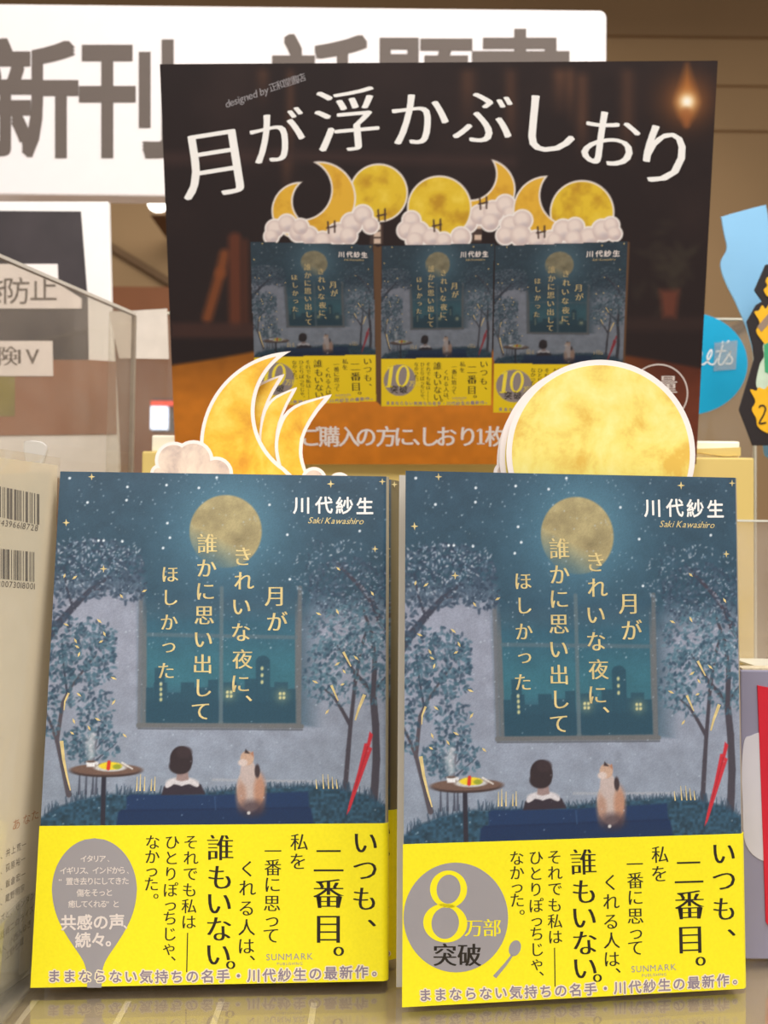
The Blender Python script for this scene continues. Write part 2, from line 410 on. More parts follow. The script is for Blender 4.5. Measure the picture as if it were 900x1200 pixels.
def cover_art():
    p = Paint(HL, BW, BH, 3.0); U, V = p.U, p.V; rnd = random.Random(7)
    def mix(a, b, t): return np.asarray(a, float)*(1-t[..., None]) + np.asarray(b, float)*t[..., None]
    # night sky into pale wall
    sky = mix((57, 82, 100), (50, 80, 98), np.clip((V-560)/180, 0, 1))
    n1 = fbm(p.nz, p.nx, 60, 3); n2 = fbm(p.nz, p.nx, 14, 9)
    wall = mix((148, 154, 172), (138, 149, 166), np.clip((V-760)/170, 0, 1))
    wm = np.clip((V - 700 + 70*(n1-0.5))/50, 0, 1)
    wl = np.clip((V - 668 + 40*(n1-0.5))/30, 0, 1) * np.clip((172-U)/14, 0, 1)
    wm = np.maximum(wm*np.clip((U-340)/40, 0, 1), np.maximum(wl, np.clip((V-846)/8, 0, 1)))
    p.c = sky*(1-wm[..., None]) + wall*wm[..., None]
    p.c *= (0.90 + 0.20*n2)[..., None]
    # moon glow and moon
    p.glow(264, 622, 62, (78, 126, 150), 0.8); p.glow(276, 612, 48, (100, 146, 166), 0.5)
    sl = p.full(); d = np.hypot(U-264.5, V-624)
    mot = fbm(p.nz, p.nx, 26, 21)
    mooncol = mix((138, 126, 92), (188, 174, 128), np.clip((mot-0.25)*1.9, 0, 1))
    mm_ = np.clip((43.5-d)/2.0, 0, 1) * (1 - np.clip((V-634-(U-264)*0.5)/40, 0, 1)*0.9)
    p.c = p.c*(1-mm_[..., None]) + mooncol*mm_[..., None]
    # window
    top = 690
    win_in = np.clip((V-top)/70, 0, 1)
    m = np.clip(np.minimum.reduce([U-165, 354-U, 852-V])/2, 0, 1)*np.clip((V-700)/40, 0, 1)
    p.put(sl, m, (100, 108, 114))
    pane = mix((52, 86, 108), (56, 108, 124), np.clip((V-700)/80, 0, 1)*np.clip((830-V)/30, 0, 1))
    m = np.clip(np.minimum.reduce([U-171, 347-U, 846-V])/1.5, 0, 1)*np.clip((V-690)/40, 0, 1)
    a = m[..., None]; p.c = p.c*(1-a) + pane*a*(0.93+0.14*n2[..., None])
    for (x0, y0, x1) in ((171,806,180),(180,800,196),(181,783,193),(196,812,214),(212,800,228),(228,806,248),(244,797,256),(262,800,278),(272,812,290),(287,796,303),(300,774,317),(316,806,324),(322,800,338),(336,808,347)):
        p.rect(x0, y0, x1, 848, (42, 78, 96), 1.2, 0.88)
    p.ell(308.5, 775, 8, 6, (42, 78, 96), op=0.9)
    p.rect(171, 822, 347, 847, (40, 74, 92), 4, 0.6)
    for x, y in ((188.5,802),(188.5,808),(188.5,814),(188.5,820),(307.5,784),(307.5,792),(307.5,800)):
        p.ell(x, y, 1.6, 2.2, (196, 196, 148), soft=1.5)
    for x, y in ((269, 814), (331, 816)):
        p.glow(x, y, 7, (150, 160, 130), 0.5)
        for a_ in (-2.2, 2.2):
            for b_ in (-2.4, 2.4): p.ell(x+a_, y+b_, 1.6, 1.8, (206, 202, 150), soft=1.2)
    # mullions and frame
    p.line([(260, 690), (259, 850)], 4.5, 4.5, (98, 116, 124), 1.5, 0.8)
    p.line([(172, 744), (348, 748)], 4.5, 4.5, (88, 110, 122), 1.5, 0.8)
    p.line([(165, 700), (163, 852)], 4.5, 4.5, (108, 110, 114), 2, 0.75)
    p.line([(352, 690), (351, 850)], 5, 5, (104, 108, 112), 1.5, 0.85)
    p.line([(162, 850), (354, 852)], 5.5, 5.5, (106, 108, 110), 1.5, 0.95)
    p.line([(162, 854), (355, 856)], 1.6, 1.6, (80, 84, 92), 1.2, 0.8)
    # skirting line
    p.line([(250, 914), (385, 917)], 3, 3, (162, 166, 176), 2, 0.8)
    # branches
    br = (62, 66, 82)
    p.line([(52, 752), (64, 735), (85, 712), (105, 692), (128, 676)], 11, 4, br, 2)
    p.line([(85, 712), (78, 690), (74, 665)], 4, 2, br, 2); p.line([(105, 692), (130, 690)], 3, 1.5, br, 2)
    p.line([(80, 931), (73, 898), (66, 868), (58, 846), (50, 828)], 7, 2, (82, 76, 84), 1.3)
    p.line([(66, 868), (73, 823), (82, 806), (97, 786), (112, 768)], 5, 1.5, (82, 76, 84), 1.3)
    p.line([(78, 812), (74, 780), (72, 750)], 3, 1.5, br, 1.3)
    p.line([(107, 908), (110, 880), (116, 852)], 4, 2, (74, 80, 96), 1.3); p.line([(110, 880), (125, 862)], 2, 1, (74, 80, 96), 1.2); p.line([(113, 890), (135, 872)], 2, 1, (74, 80, 96), 1.2)
    dk = (70, 66, 76)
    p.line([(405, 930), (409, 880), (411.5, 852), (417, 800), (424, 760), (432, 735)], 6, 3, dk, 1.5)
    p.line([(411, 850), (401, 832), (392, 818), (378, 806)], 5, 2, dk, 1.3)
    p.line([(419, 795), (408, 775), (396, 758)], 4, 2, dk, 1.3)
    p.line([(439, 942), (442, 890), (441, 850), (438, 816)], 9.5, 8, dk, 1.5)
    p.line([(438, 816), (428, 802), (414, 786), (404, 772)], 6, 2, dk, 1.4); p.line([(438, 816), (440, 780), (437, 745), (426, 715)], 7, 3, dk, 1.4); p.line([(438, 812), (452, 796)], 5, 3, dk, 1.4)
    p.line([(458, 745), (446, 728), (436, 706), (424, 690), (410, 676), (396, 662)], 9, 3, (66, 64, 78), 2)
    # foliage
    cols = [(58, 88, 106), (72, 106, 124), (50, 74, 94), (84, 118, 136), (48, 68, 88)]
    rp_ = []
    def leaves(cx, cy, rx, ry, n, pal, smin, smax, op=0.85, seed=0):
        r_ = random.Random(seed)
        for _ in range(int(n*(0.78 if pal in (cols, rp_) else 0.95))):
            a_ = r_.random()*2*math.pi; q = math.sqrt(r_.random()); x, y = cx+rx*q*math.cos(a_), cy+ry*q*math.sin(a_)
            s_ = r_.uniform(smin, smax); p.ell(x, y, s_, s_*0.55, r_.choice(pal), rot=r_.uniform(0, math.pi), soft=1.2, op=op*r_.uniform(0.7, 1))
    dkp = [(56, 74, 94), (70, 88, 108), (50, 66, 86), (80, 100, 120)]
    lt = [(166, 180, 198), (190, 196, 212), (136, 160, 182), (212, 216, 226)]
    leaves(108, 668, 62, 36, 520, dkp, 2, 3.6, seed=1); leaves(92, 660, 50, 30, 190, lt, 1.0, 2.0, 0.7, 2); leaves(140, 655, 28, 25, 60, lt, 0.8, 1.8, 0.6, 3)
    leaves(62, 708, 18, 30, 120, dkp, 2, 3.4, seed=4); leaves(150, 688, 22, 20, 110, dkp, 2, 3.2, seed=44)
    leaves(92, 760, 44, 38, 330, cols, 2, 3.6, seed=5); leaves(75, 795, 30, 34, 210, cols, 2, 3.6, seed=6); leaves(118, 780, 20, 28, 130, cols, 2, 3.4, seed=7)
    leaves(112, 745, 26, 16, 90, cols, 2, 3.2, seed=77)
    leaves(60, 840, 12, 26, 70, cols, 2, 3, seed=8); leaves(112, 832, 22, 36, 170, cols, 2, 3.2, seed=9)
    leaves(108, 868, 36, 24, 220, cols, 2, 3.2, seed=10); leaves(95, 880, 18, 14, 60, cols, 2, 3, seed=11)
    rp_ = [(64, 96, 114), (80, 116, 134), (52, 76, 96), (98, 132, 148)]
    leaves(412, 690, 52, 36, 330, dkp, 2, 3.4, 0.8, 12); leaves(400, 672, 60, 40, 150, lt, 0.9, 1.9, 0.65, 13)
    leaves(410, 740, 50, 34, 380, rp_, 2, 3.6, 0.85, 14); leaves(395, 780, 38, 34, 270, rp_, 2, 3.4, 0.85, 15); leaves(440, 775, 20, 40, 170, rp_, 2, 3.6, 0.85, 16)
    leaves(375, 800, 20, 22, 90, rp_, 2, 3, 0.85, 17); leaves(425, 735, 40, 40, 140, lt, 0.9, 1.8, 0.6, 18); leaves(440, 815, 16, 14, 50, rp_, 2, 3, 0.8, 19)
    leaves(395, 815, 30, 14, 60, rp_, 1.8, 2.8, 0.8, 20); leaves(370, 690, 16, 60, 90, dkp, 1.6, 2.8, 0.6, 24)
    p.line([(438, 816), (440, 788)], 6, 4, dk, 1.4)
    # lawn
    g = np.clip((V - (930 + 10*np.cos((U-125)/45.0) * (U < 190) * -1 + 0.0*U) + 6*(n2-0.5))/5, 0, 1)
    ln = np.interp(U, [30, 45, 65, 90, 130, 180, 230, 300, 370, 400, 430, 460], [972, 957, 944, 934, 928, 927, 927, 921, 919, 923, 930, 946])
    g = np.clip((V-ln+5*(n2-0.5))/4, 0, 1); p.put(sl, g, (44, 74, 94)); p.c *= (1 + g*0.5*(vnoise(p.nz, p.nx, 3, 55)-0.5))[..., None]
    r_ = random.Random(31)
    for _ in range(240):
        x = r_.uniform(38, 456); y = np.interp(x, [30, 45, 65, 90, 130, 180, 230, 300, 370, 400, 430, 460], [972, 957, 944, 934, 928, 927, 927, 921, 919, 923, 930, 946]) + 3
        h_ = r_.uniform(4, 12) if (x > 380 or x < 190) else r_.uniform(3, 7)
        p.line([(x, y), (x + r_.uniform(-3, 3), y-h_)], 1.5, 0.7, r_.choice([(52, 72, 92), (60, 84, 104), (44, 62, 82)]), 1.1, 0.8)
    for x in (92, 100, 108, 112): p.line([(x, 930), (x+1, 905)], 3, 1.5, (62, 66, 82), 1.3, 0.8)
    # sofa
    p.polyg([(148, 934), (153, 931), (250, 932), (362, 928), (363, 948), (148, 950)], (30, 54, 92), 2.5)
    p.polyg([(138, 952), (143, 949), (365, 947), (369, 968), (136, 970)], (26, 48, 84), 2.5)
    p.line([(142, 950), (362, 947)], 2, 2, (24, 42, 76), 2, 0.8); p.line([(252, 934), (253, 949)], 1.5, 1.5, (60, 90, 130), 1.2, 0.6)
    # table with a meal
    p.line([(121.5, 905), (120, 968)], 5.5, 5.5, (46, 44, 56), 1.2)
    p.ell(124, 903.5, 42, 7.2, (66, 52, 50), soft=1.3); p.ell(124, 901.5, 42, 6.6, (112, 88, 78), soft=1.3)
    p.ell(129, 899.5, 19, 4.6, (196, 196, 196), soft=1.3); p.ell(129, 897.5, 13.5, 4.6, (232, 206, 50), soft=1.3); p.ell(137, 898.5, 5, 3, (150, 160, 50), soft=1.3)
    p.line([(127.5, 893), (126.5, 900.5)], 4, 4.4, (206, 58, 40), 1.2)
    p.line([(143, 894), (155, 901)], 2.4, 1.6, (216, 212, 208), 1.1)
    p.polyg([(100, 892), (112, 892), (110.5, 898.5), (101.5, 898.5)], (230, 230, 232), 1.2); p.ell(106, 892.3, 5.6, 1.5, (90, 70, 62), soft=1.1); p.ell(113, 894.5, 2, 2.2, (214, 214, 216), soft=1.1)
    for x, y, s_ in ((106, 887, 4), (107, 880, 5), (105, 873, 5), (107, 866, 5), (108, 861, 3)): p.glow(x, y, s_, (228, 226, 230), 0.5)
    # sitter seen from behind
    p.polyg([(189, 932), (192, 922), (200, 915), (213, 912), (227, 914), (236, 920), (241, 931)], (52, 44, 54), 1.6)
    p.ell(213.5, 916.5, 18, 5.5, (200, 196, 200), soft=1.8); p.ell(213.5, 923, 17, 5, (52, 44, 54), soft=2.5); p.ell(198, 919, 4, 3, (200, 196, 200), soft=2); p.ell(229, 918.5, 4, 3, (200, 196, 200), soft=2)
    p.polyg([(208, 902), (220, 902), (222, 918), (206, 918)], (150, 128, 126), 2)
    p.ell(212.5, 890.5, 13.5, 16, (50, 40, 44), soft=1.5); p.ell(216, 882, 9, 7, (58, 46, 50), soft=3); p.ell(211, 898, 13, 9.5, (50, 40, 44), soft=2)
    p.line([(196, 921), (203, 916), (213, 918.5), (223, 916), (231, 920)], 5, 5, (206, 202, 206), 1.6)
    # cat
    p.ell(294, 925, 16, 27, (188, 172, 166), soft=2); p.ell(283, 932, 6, 16, (168, 130, 112), soft=5, op=0.8); p.ell(305, 928, 7, 20, (174, 124, 98), soft=5, op=0.8)
    p.ell(291, 905, 9, 16, (188, 172, 168), soft=2); p.ell(302, 904, 3.2, 8, (64, 52, 56), soft=1.5); p.ell(290, 889, 8, 8.5, (192, 160, 140), soft=1.6)
    p.polyg([(287, 883), (288, 878), (294, 884)], (60, 48, 50), 1.2); p.ell(285, 894, 5.5, 4, (208, 192, 186), soft=2); p.polyg([(294, 884), (297, 880.5), (298, 888)], (170, 120, 96), 1.2)
    p.ell(296, 948, 15, 10, (66, 52, 60), soft=8, op=0.75); p.ell(292, 953, 2, 2, (200, 196, 196), soft=1.2)
    # umbrella
    p.polyg([(434, 858), (438, 862), (434, 876), (437, 878), (424, 914), (411, 950), (407, 956), (410, 942), (420, 906), (428, 872), (431, 872)], (196, 46, 58), 1.2)
    p.line([(432, 876), (416, 928)], 1.4, 1, (150, 30, 44), 1.1, 0.7)
    # specks of light
    r_ = random.Random(5)
    for _ in range(620):
        x, y = r_.uniform(40, 458), r_.uniform(555, 965); y = y if r_.random() < 0.3 else r_.uniform(555, 760)
        o_ = r_.uniform(0.15, 0.6); s_ = r_.uniform(0.5, 1.1); p.ell(x, y, s_, s_, (196, 212, 226), soft=1.1, op=o_)
    for x, y in ((81,561),(149,571.5),(148,587),(102,589.5),(195,569.5),(233,573),(254,561),(143,635),(196,614),(115,634),(121,634),(199,631),(191,643),(316,593),(337,628),(422,624),(340,680)):
        p.ell(x, y, 1.5, 1.5, (222, 232, 240), soft=1.1)
    grain = np.random.RandomState(4).rand(p.nz, p.nx); p.c *= (0.955 + 0.09*grain)[..., None]
    return p
ART = cover_art()

# writing on the cover and band, laid out in millimetres of the cover
def cover_title():
    t = Letters(); k = dict(wt=-0.007, wide=0.045)
    t.col(HL, [('ほ',199,674),('し',199,701),('か',198,730),('っ',197.6,757),('た',194.5,786.7)], 21, **k)
    t.col(HL, [('誰',243,638.5),('か',242,667),('に',240.6,694),('思',239.4,722),('い',238,750),('出',237.5,779),('し',237.5,806.7),('て',235.5,834)], 24, **k)
    t.col(HL, [('き',285,653.5),('れ',286,682),('い',283,712),('な',282.5,742),('夜',284.5,773.5),('に',282,802),('、',292,819)], 24, **k)
    t.col(HL, [('月',323,700),('が',325,730)], 25, **k)
    t.latin(HL, 'Saki Kawashiro', 362, 427, 611, 612.5, 10, shear=0.35, wt=0.004)
    def star(x, y, r):
        q = []
        for i in range(8):
            rr = r if i % 2 == 0 else r*0.3; a = math.pi/4*i; q.append((x+rr*math.sin(a), y-rr*math.cos(a)))
        t.poly(HL, q)
    for x, y, r in ((107,559.5,4.2),(77,613,4.4),(121,667,4.4),(388,569,4.6),(448.5,566.5,4),(440,645,4)): star(x, y, r)
    rr = random.Random(2)
    for x, y in ((75,675),(87,677),(142,699),(169,693),(77,732),(88,751),(116,728),(122,743),(90,758),(92,767),(118,752),(133,795),(133,823),(92,814),(86,845),(84,859),(104,853),(114,843),(146,862),(397,668),(437,697),(374,720.5),(396,718),(418,772),(404,788),(370,800),(384,835),(396,779),(402,803)):
        a = rr.uniform(0.2, 1.3)*rr.choice((-1, 1)); r = rr.uniform(2.8, 4.0)
        t.poly(HL, [(x+r*math.cos(a), y+r*math.sin(a)), (x-1.4*math.sin(a), y+1.4*math.cos(a)), (x-r*math.cos(a), y-r*math.sin(a)), (x+1.4*math.sin(a), y-1.4*math.cos(a))])
    t.stroke(HL, [(71.5,868),(74,890),(78,910),(82,926)], 4.4, 1.5); t.stroke(HL, [(80,812),(75.5,822),(74.5,832)], 2.6, 1.2)
    t.stroke(HL, [(428,815),(421,832),(417,845)], 4, 2); t.stroke(HL, [(389,804),(397,822)], 3, 1.5); t.stroke(HL, [(403,765),(412,782)], 3, 1.5)
    for x in (160,164,169,177,181): t.stroke(HL, [(x, 927), (x+0.8, 913-(x % 3)*3)], 1.6, 0.6)
    for x in (372,380,386,391,396): t.stroke(HL, [(x, 925), (x-1, 914-(x % 3)*3)], 1.6, 0.6)
    return t
def cover_author():
    t = Letters()
    for c, x, y in (('川',354,594),('代',380,594),('紗',404,594.7),('生',428,595.5)): t.ch(HL, c, x, y, 20.5, bold=0.022)
    return t
def band_copy():
    t = Letters(); k = MIN
    t.col(HL, [('い',429,988),('つ',429,1020),('も',428.5,1054),('、',437,1082)], 31, **k)
    t.col(HL, [('二',386,1009),('番',386,1048),('目',386,1089),('。',398,1115)], 37, **k)
    t.col(HL, [('私',351.5,987.5),('を',350,1010)], 21, wt=-0.008, wide=0.035)
    t.col(HL, [('一',320.5,998),('番',320.5,1017),('に',320,1037),('思',319.5,1059),('っ',319.5,1078),('て',318.5,1096.5)], 20.5, wt=-0.008, wide=0.035)
    t.col(HL, [('く',290.7,1018.5),('れ',290.5,1041),('る',289.5,1064.5),('人',289.7,1087),('は',289,1109),('、',296.5,1122.5)], 20.5, wt=-0.008, wide=0.035)
    t.col(HL, [('誰',258.7,994),('も',258.5,1028.5),('い',257,1058.6),('な',257,1089),('い',256,1118.5),('。',271,1130.7)], 32, **k)
    t.col(HL, [('そ',224,987),('れ',224,1005.5),('で',223.5,1024),('も',222.5,1043),('私',222,1062),('は',221.5,1080.5)], 18, wt=-0.006, wide=0.03)
    t.stroke(HL, [(220.3, 1093), (219.2, 1139)], 1.3)
    t.col(HL, [('ひ',202,987),('と',201,1005.5),('り',200.5,1024),('ぽ',200,1043),('っ',200,1060),('ち',199.5,1076),('じ',199,1094.5),('ゃ',198.5,1111),('、',203.5,1123)], 18, wt=-0.006, wide=0.03)
    t.col(HL, [('な',179,987),('か',178.5,1004),('っ',178,1020),('た',177.5,1036),('。',183,1050)], 18, wt=-0.006, wide=0.03)
    return t
SLOG = 'ままならない気持ちの名手・川代紗生の最新作。'
def slogan(bold):
    t = Letters()
    for i, c in enumerate(SLOG):
        x = 63 + i*(443-63)/21; y = np.interp(x, [60, 200, 330, 443], [1143.5, 1144.5, 1143, 1138.5])
        if c == '。': t.ch(HL, c, x-3, y+3, 15, bbox=True, bold=bold)
        else: t.ch(HL, c, x, y, 15.5, bold=bold)
    return t
def publisher():
    t = Letters(); t.latin(HL, 'SUNMARK', 312, 368.5, 1121.5, 1120.5, 10.5); t.latin(HL, 'PUBLISHING', 325, 356, 1129.5, 1129, 4.6)
    return t
def spoon_badge():
    t = Letters(); pts = []
    for y in np.linspace(982, 1157, 120):
        w_ = 50*math.sqrt(max(0, 1-((1043-y)/61.0)**2)) if y < 1043 else float(np.interp(y, [1043,1055,1068,1080,1092,1104,1114,1122,1130,1138,1157], [50,49,46,41.5,35,27.5,20.5,15,11,9.2,8.4]))
        pts.append((y, w_))
    k = np.ones(7)/7; ws = np.array([p_[1] for p_ in pts]); sm = np.convolve(np.pad(ws, 3, mode='edge'), k, 'valid'); ws[45:] = sm[45:]
    left = [(110.5 - w_, p_[0]) for p_, w_ in zip(pts, ws)]; right = [(110.5 + w_, p_[0]) for p_, w_ in zip(pts, ws)]
    t.poly(HL, left + right[::-1][:-1]); return t
def spoon_words():
    t = Letters()
    t.row(HL, 'イタリア', 98, 120, 1006, 1006, 8.6, bold=0.012); t.ch(HL, '、', 127, 1008.5, 8, bbox=True)
    t.row(HL, 'イギリス、インドから', 74, 143, 1020, 1019.5, 9.0, bold=0.012); t.ch(HL, '、', 150, 1022.5, 8, bbox=True)
    t.row(HL, '“置き去りにしてきた', 73, 147, 1032.5, 1032, 9.0, bold=0.012)
    t.row(HL, '傷をそっと', 94, 128, 1046, 1045.5, 9.2, bold=0.012)
    t.row(HL, '癒してくれる”と', 84, 136, 1059, 1059, 9.0, bold=0.012)
    t.row(HL, '共感の声', 80, 137, 1081, 1080, 18.5, bold=0.026); t.ch(HL, '、', 147, 1086, 14, bbox=True, bold=0.026)
    t.row(HL, '続々', 97, 115.5, 1101.5, 1101, 18.5, bold=0.026); t.ch(HL, '。', 127, 1105.5, 18, bbox=True, bold=0.026)
    return t
def eight(t, H, cx, cy, h, w_):
    t.ring(H, cx+2, cy-h*0.245, w_*0.42, h*0.265, w_*0.27, h*0.205, ox=0, rot=0.12, k=48)
    t.ring(H, cx-2, cy+h*0.235, w_*0.5, h*0.275, w_*0.31, h*0.225, ox=0, rot=0.12, k=48)
T_title, T_author, T_band = cover_title(), cover_author(), band_copy()
T_slog, T_halo, T_pub = slogan(0.02), slogan(0.11), publisher()

# ------------------------------------------------------------------ books
def wrap_path(W, T, r, n=6):
    """front edge to back edge round the spine: (x, y) points in mm and outward normals"""
    pts = []
    for i in range(n+1):
        a = -math.pi/2 + math.pi/2*i/n; pts.append((W-r+r*math.cos(a), r+r*math.sin(a), math.cos(a), math.sin(a)))
    for i in range(n+1):
        a = math.pi/2*i/n; pts.append((W-r+r*math.cos(a), T-r+r*math.sin(a), math.cos(a), math.sin(a)))
    pts.append((0, T, 0, 1)); return pts
R_SP = 2.6
def jacket_mesh(R_SP=2.6, edge=1.0, spine=(168, 156, 132)):
    xs = ART.x[ART.x < BW-R_SP-0.01]
    path = [(x, 0, 0, -1) for x in xs] + wrap_path(BW, BT, R_SP, 10)
    arr = np.array(path); s_ = np.concatenate([[0], np.cumsum(np.hypot(np.diff(arr[:, 0]), np.diff(arr[:, 1])))])
    nz = ART.nz; n = len(path); P = np.zeros((nz, n, 3)); C = np.zeros((nz, n, 3))
    P[:, :, 0] = arr[None, :, 0]; P[:, :, 1] = arr[None, :, 1]; P[:, :, 2] = ART.z[:, None]
    for j in range(n):
        if s_[j] <= BW-edge: C[:, j] = ART.c[:, min(ART.nx-1, int(round(s_[j]*ART.res)))]
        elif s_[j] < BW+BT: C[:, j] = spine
        else: C[:, j] = (70, 92, 112)
    # inner skin and rims
    me = grid_mesh('jacket', P*0.001, C, M_cover_print)
    bm = bmesh.new(); bm.from_mesh(me); lay = bm.verts.layers.float_color.get('ink')
    step = list(range(0, len(xs), 48)) + list(range(len(xs), n))
    if step[0] != 0: step = [0] + step
    def V(p): v = bm.verts.new(p); v[lay] = (0.55, 0.52, 0.46, 1); return v
    th = 0.35
    top_o = [V(Vector((path[j][0], path[j][1], BH))*0.001) for j in step]; bot_o = [V(Vector((path[j][0], path[j][1], 0))*0.001) for j in step]
    q = lambda j: (path[j][0]-path[j][2]*th, path[j][1]-path[j][3]*th)
    top_i = [V(Vector((*q(j), BH))*0.001) for j in step]; bot_i = [V(Vector((*q(j), 0))*0.001) for j in step]
    for i in range(len(step)-1):
        bm.faces.new((top_o[i], top_o[i+1], top_i[i+1], top_i[i])); bm.faces.new((bot_o[i+1], bot_o[i], bot_i[i], bot_i[i+1])); bm.faces.new((top_i[i], top_i[i+1], bot_i[i+1], bot_i[i]))
    for i in (0, -1): bm.faces.new((top_o[i], top_i[i], bot_i[i], bot_o[i]))
    bm.to_mesh(me); bm.free(); me.update(); return me
JACKET = jacket_mesh(); JACKET_SHADED = jacket_mesh(7.0, 4.0, (122, 108, 76))  # second jacket, for the rear copy: spine shade painted as darker olive
BAND_H = float(HL.mm(250, 966.5)[1])
def band_mesh(R_SP=2.6):
    b = MB(); g = 0.3; path = [(x, 0, 0, -1) for x in np.linspace(-0.3, BW-R_SP-0.01, 20)] + wrap_path(BW, BT, R_SP)
    o = [(x+nx*g, y+ny*g) for x, y, nx, ny in path]; i_ = [(x+nx*0.06, y+ny*0.06) for x, y, nx, ny in path]
    z0, z1 = -0.0, BAND_H
    for k in range(len(path)-1):
        for ring, fl in ((o, 0), (i_, 1)):
            f = [(ring[k][0], ring[k][1], z0), (ring[k+1][0], ring[k+1][1], z0), (ring[k+1][0], ring[k+1][1], z1), (ring[k][0], ring[k][1], z1)]
            b.face([Vector(p)*0.001 for p in (f[::-1] if fl else f)])
        for z in (z0, z1):
            b.face([Vector(p)*0.001 for p in ((*o[k], z), (*o[k+1], z), (*i_[k+1], z), (*i_[k], z))])
    for k in (0, -1): b.face([Vector(p)*0.001 for p in ((*o[k], z0), (*i_[k], z0), (*i_[k], z1), (*o[k], z1))])
    return b
def make_book(loc, yaw, tilt, label, badge, jacket=None, r_sp=2.6):
    t = empty('paperback_book', (loc[0], loc[1], BT*0.001*math.sin(max(tilt, 0)) + 0.0002), (-tilt, 0, yaw)); tag(t, label, 'book', 'copies of the night sky paperback')
    j = link(bpy.data.objects.new('jacket', jacket or JACKET), t); j['label'] = 'night sky jacket with gold foil title'
    T_title.build('title_lettering', M_gold, j, -0.00006); T_author.build('author_lettering', M_whiteink, j, -0.00006)
    b = MB(); b.box((0.0045, 0.0005, 0.001), (0.1282-r_sp*0.001*0.75, 0.0155, 0.187)) if r_sp < 3 else b.box((0.0045, 0.0005, 0.001), (0.121, 0.0155, 0.187)); b.build('page_block', M_pages, t)
    pb = band_mesh(r_sp).build('paper_band', M_yellow, t); pb['label'] = 'bright yellow paper band with black writing'
    y = -0.00036
    if badge == 'spoon':
        spoon_badge().build('spoon_badge', M_greyink, pb, y); spoon_words().build('badge_lettering', M_paleink, pb, y-0.00005)
    elif badge == 'round':
        q = Letters(); q.ellipse(HR, 533.5, 1075, 61.5, 64.5, k=64)
        q.ellipse(HR, 603, 1111, 6.8, 9.6, rot=0.35); q.stroke(HR, [(600, 1119), (592, 1130), (579, 1145)], 2.6, 4.6)
        q.build('round_badge', M_greyink, pb, y)
        q = Letters(); eight(q, HR, 523, 1062, 83, 52)
        for c, x in (('万', 554.5), ('部', 576)): q.ch(HR, c, x, 1087.5, 22, **MIN)
        q.build('badge_number', M_yelink, pb, y-0.00005)
        q = Letters()
        for c, x in (('突', 520.5), ('破', 549.5)): q.ch(HR, c, x, 1119.5, 28, wt=-0.006, wide=0.06)
        q.build('badge_lettering', M_black, pb, y-0.00005)
    T_band.build('band_lettering', M_black, pb, y)
    T_halo.build('slogan_halo', M_paleyel, pb, y-0.00003); T_slog.build('slogan_lettering', M_mauve, pb, y-0.00007)
    T_pub.build('publisher_lettering', M_greyink, pb, y)
    return t
make_book((-0.12428, 0.34132, 0), 0.06366, 0.1171, 'night sky paperback with a grey spoon badge on its yellow band', 'spoon')
make_book((0.00844, 0.333, 0), 0.13127, 0.0309, 'night sky paperback with a round grey 8 badge on its yellow band', 'round')
make_book((-0.1193, 0.3586, 0), 0.06366, 0.1171, 'night sky paperback mostly hidden behind the copy with the spoon badge', 'spoon', JACKET_SHADED, 7.0)

# ------------------------------------------------------------------ moon bookmarks
def moon_material(name, a, b_, c):
    m = material(name, b_, 0.5); nt = m.node_tree
    rp = [n for n in nt.nodes if n.type == 'VALTORGB'][0]; nz = [n for n in nt.nodes if n.type == 'TEX_NOISE'][0]
    nz.inputs['Scale'].default_value = 48; nz.inputs['Detail'].default_value = 9; nz.inputs['Roughness'].default_value = 0.62; nz.inputs['Distortion'].default_value = 0.25
    rp.color_ramp.elements[0].position = 0.36; rp.color_ramp.elements[0].color = (*L3(a), 1)
    rp.color_ramp.elements[1].position = 0.64; rp.color_ramp.elements[1].color = (*L3(c), 1)
    e = rp.color_ramp.elements.new(0.48); e.color = (*L3(b_), 1)
    return m
M_cres = moon_material('crescent_print', (224, 158, 46), (243, 192, 60), (252, 222, 104))
M_full = moon_material('full_moon_print', (232, 190, 84), (245, 226, 120), (250, 240, 154))
M_cloud = moon_material('cloud_print', (184, 164, 160), (226, 206, 192), (248, 236, 218)); 
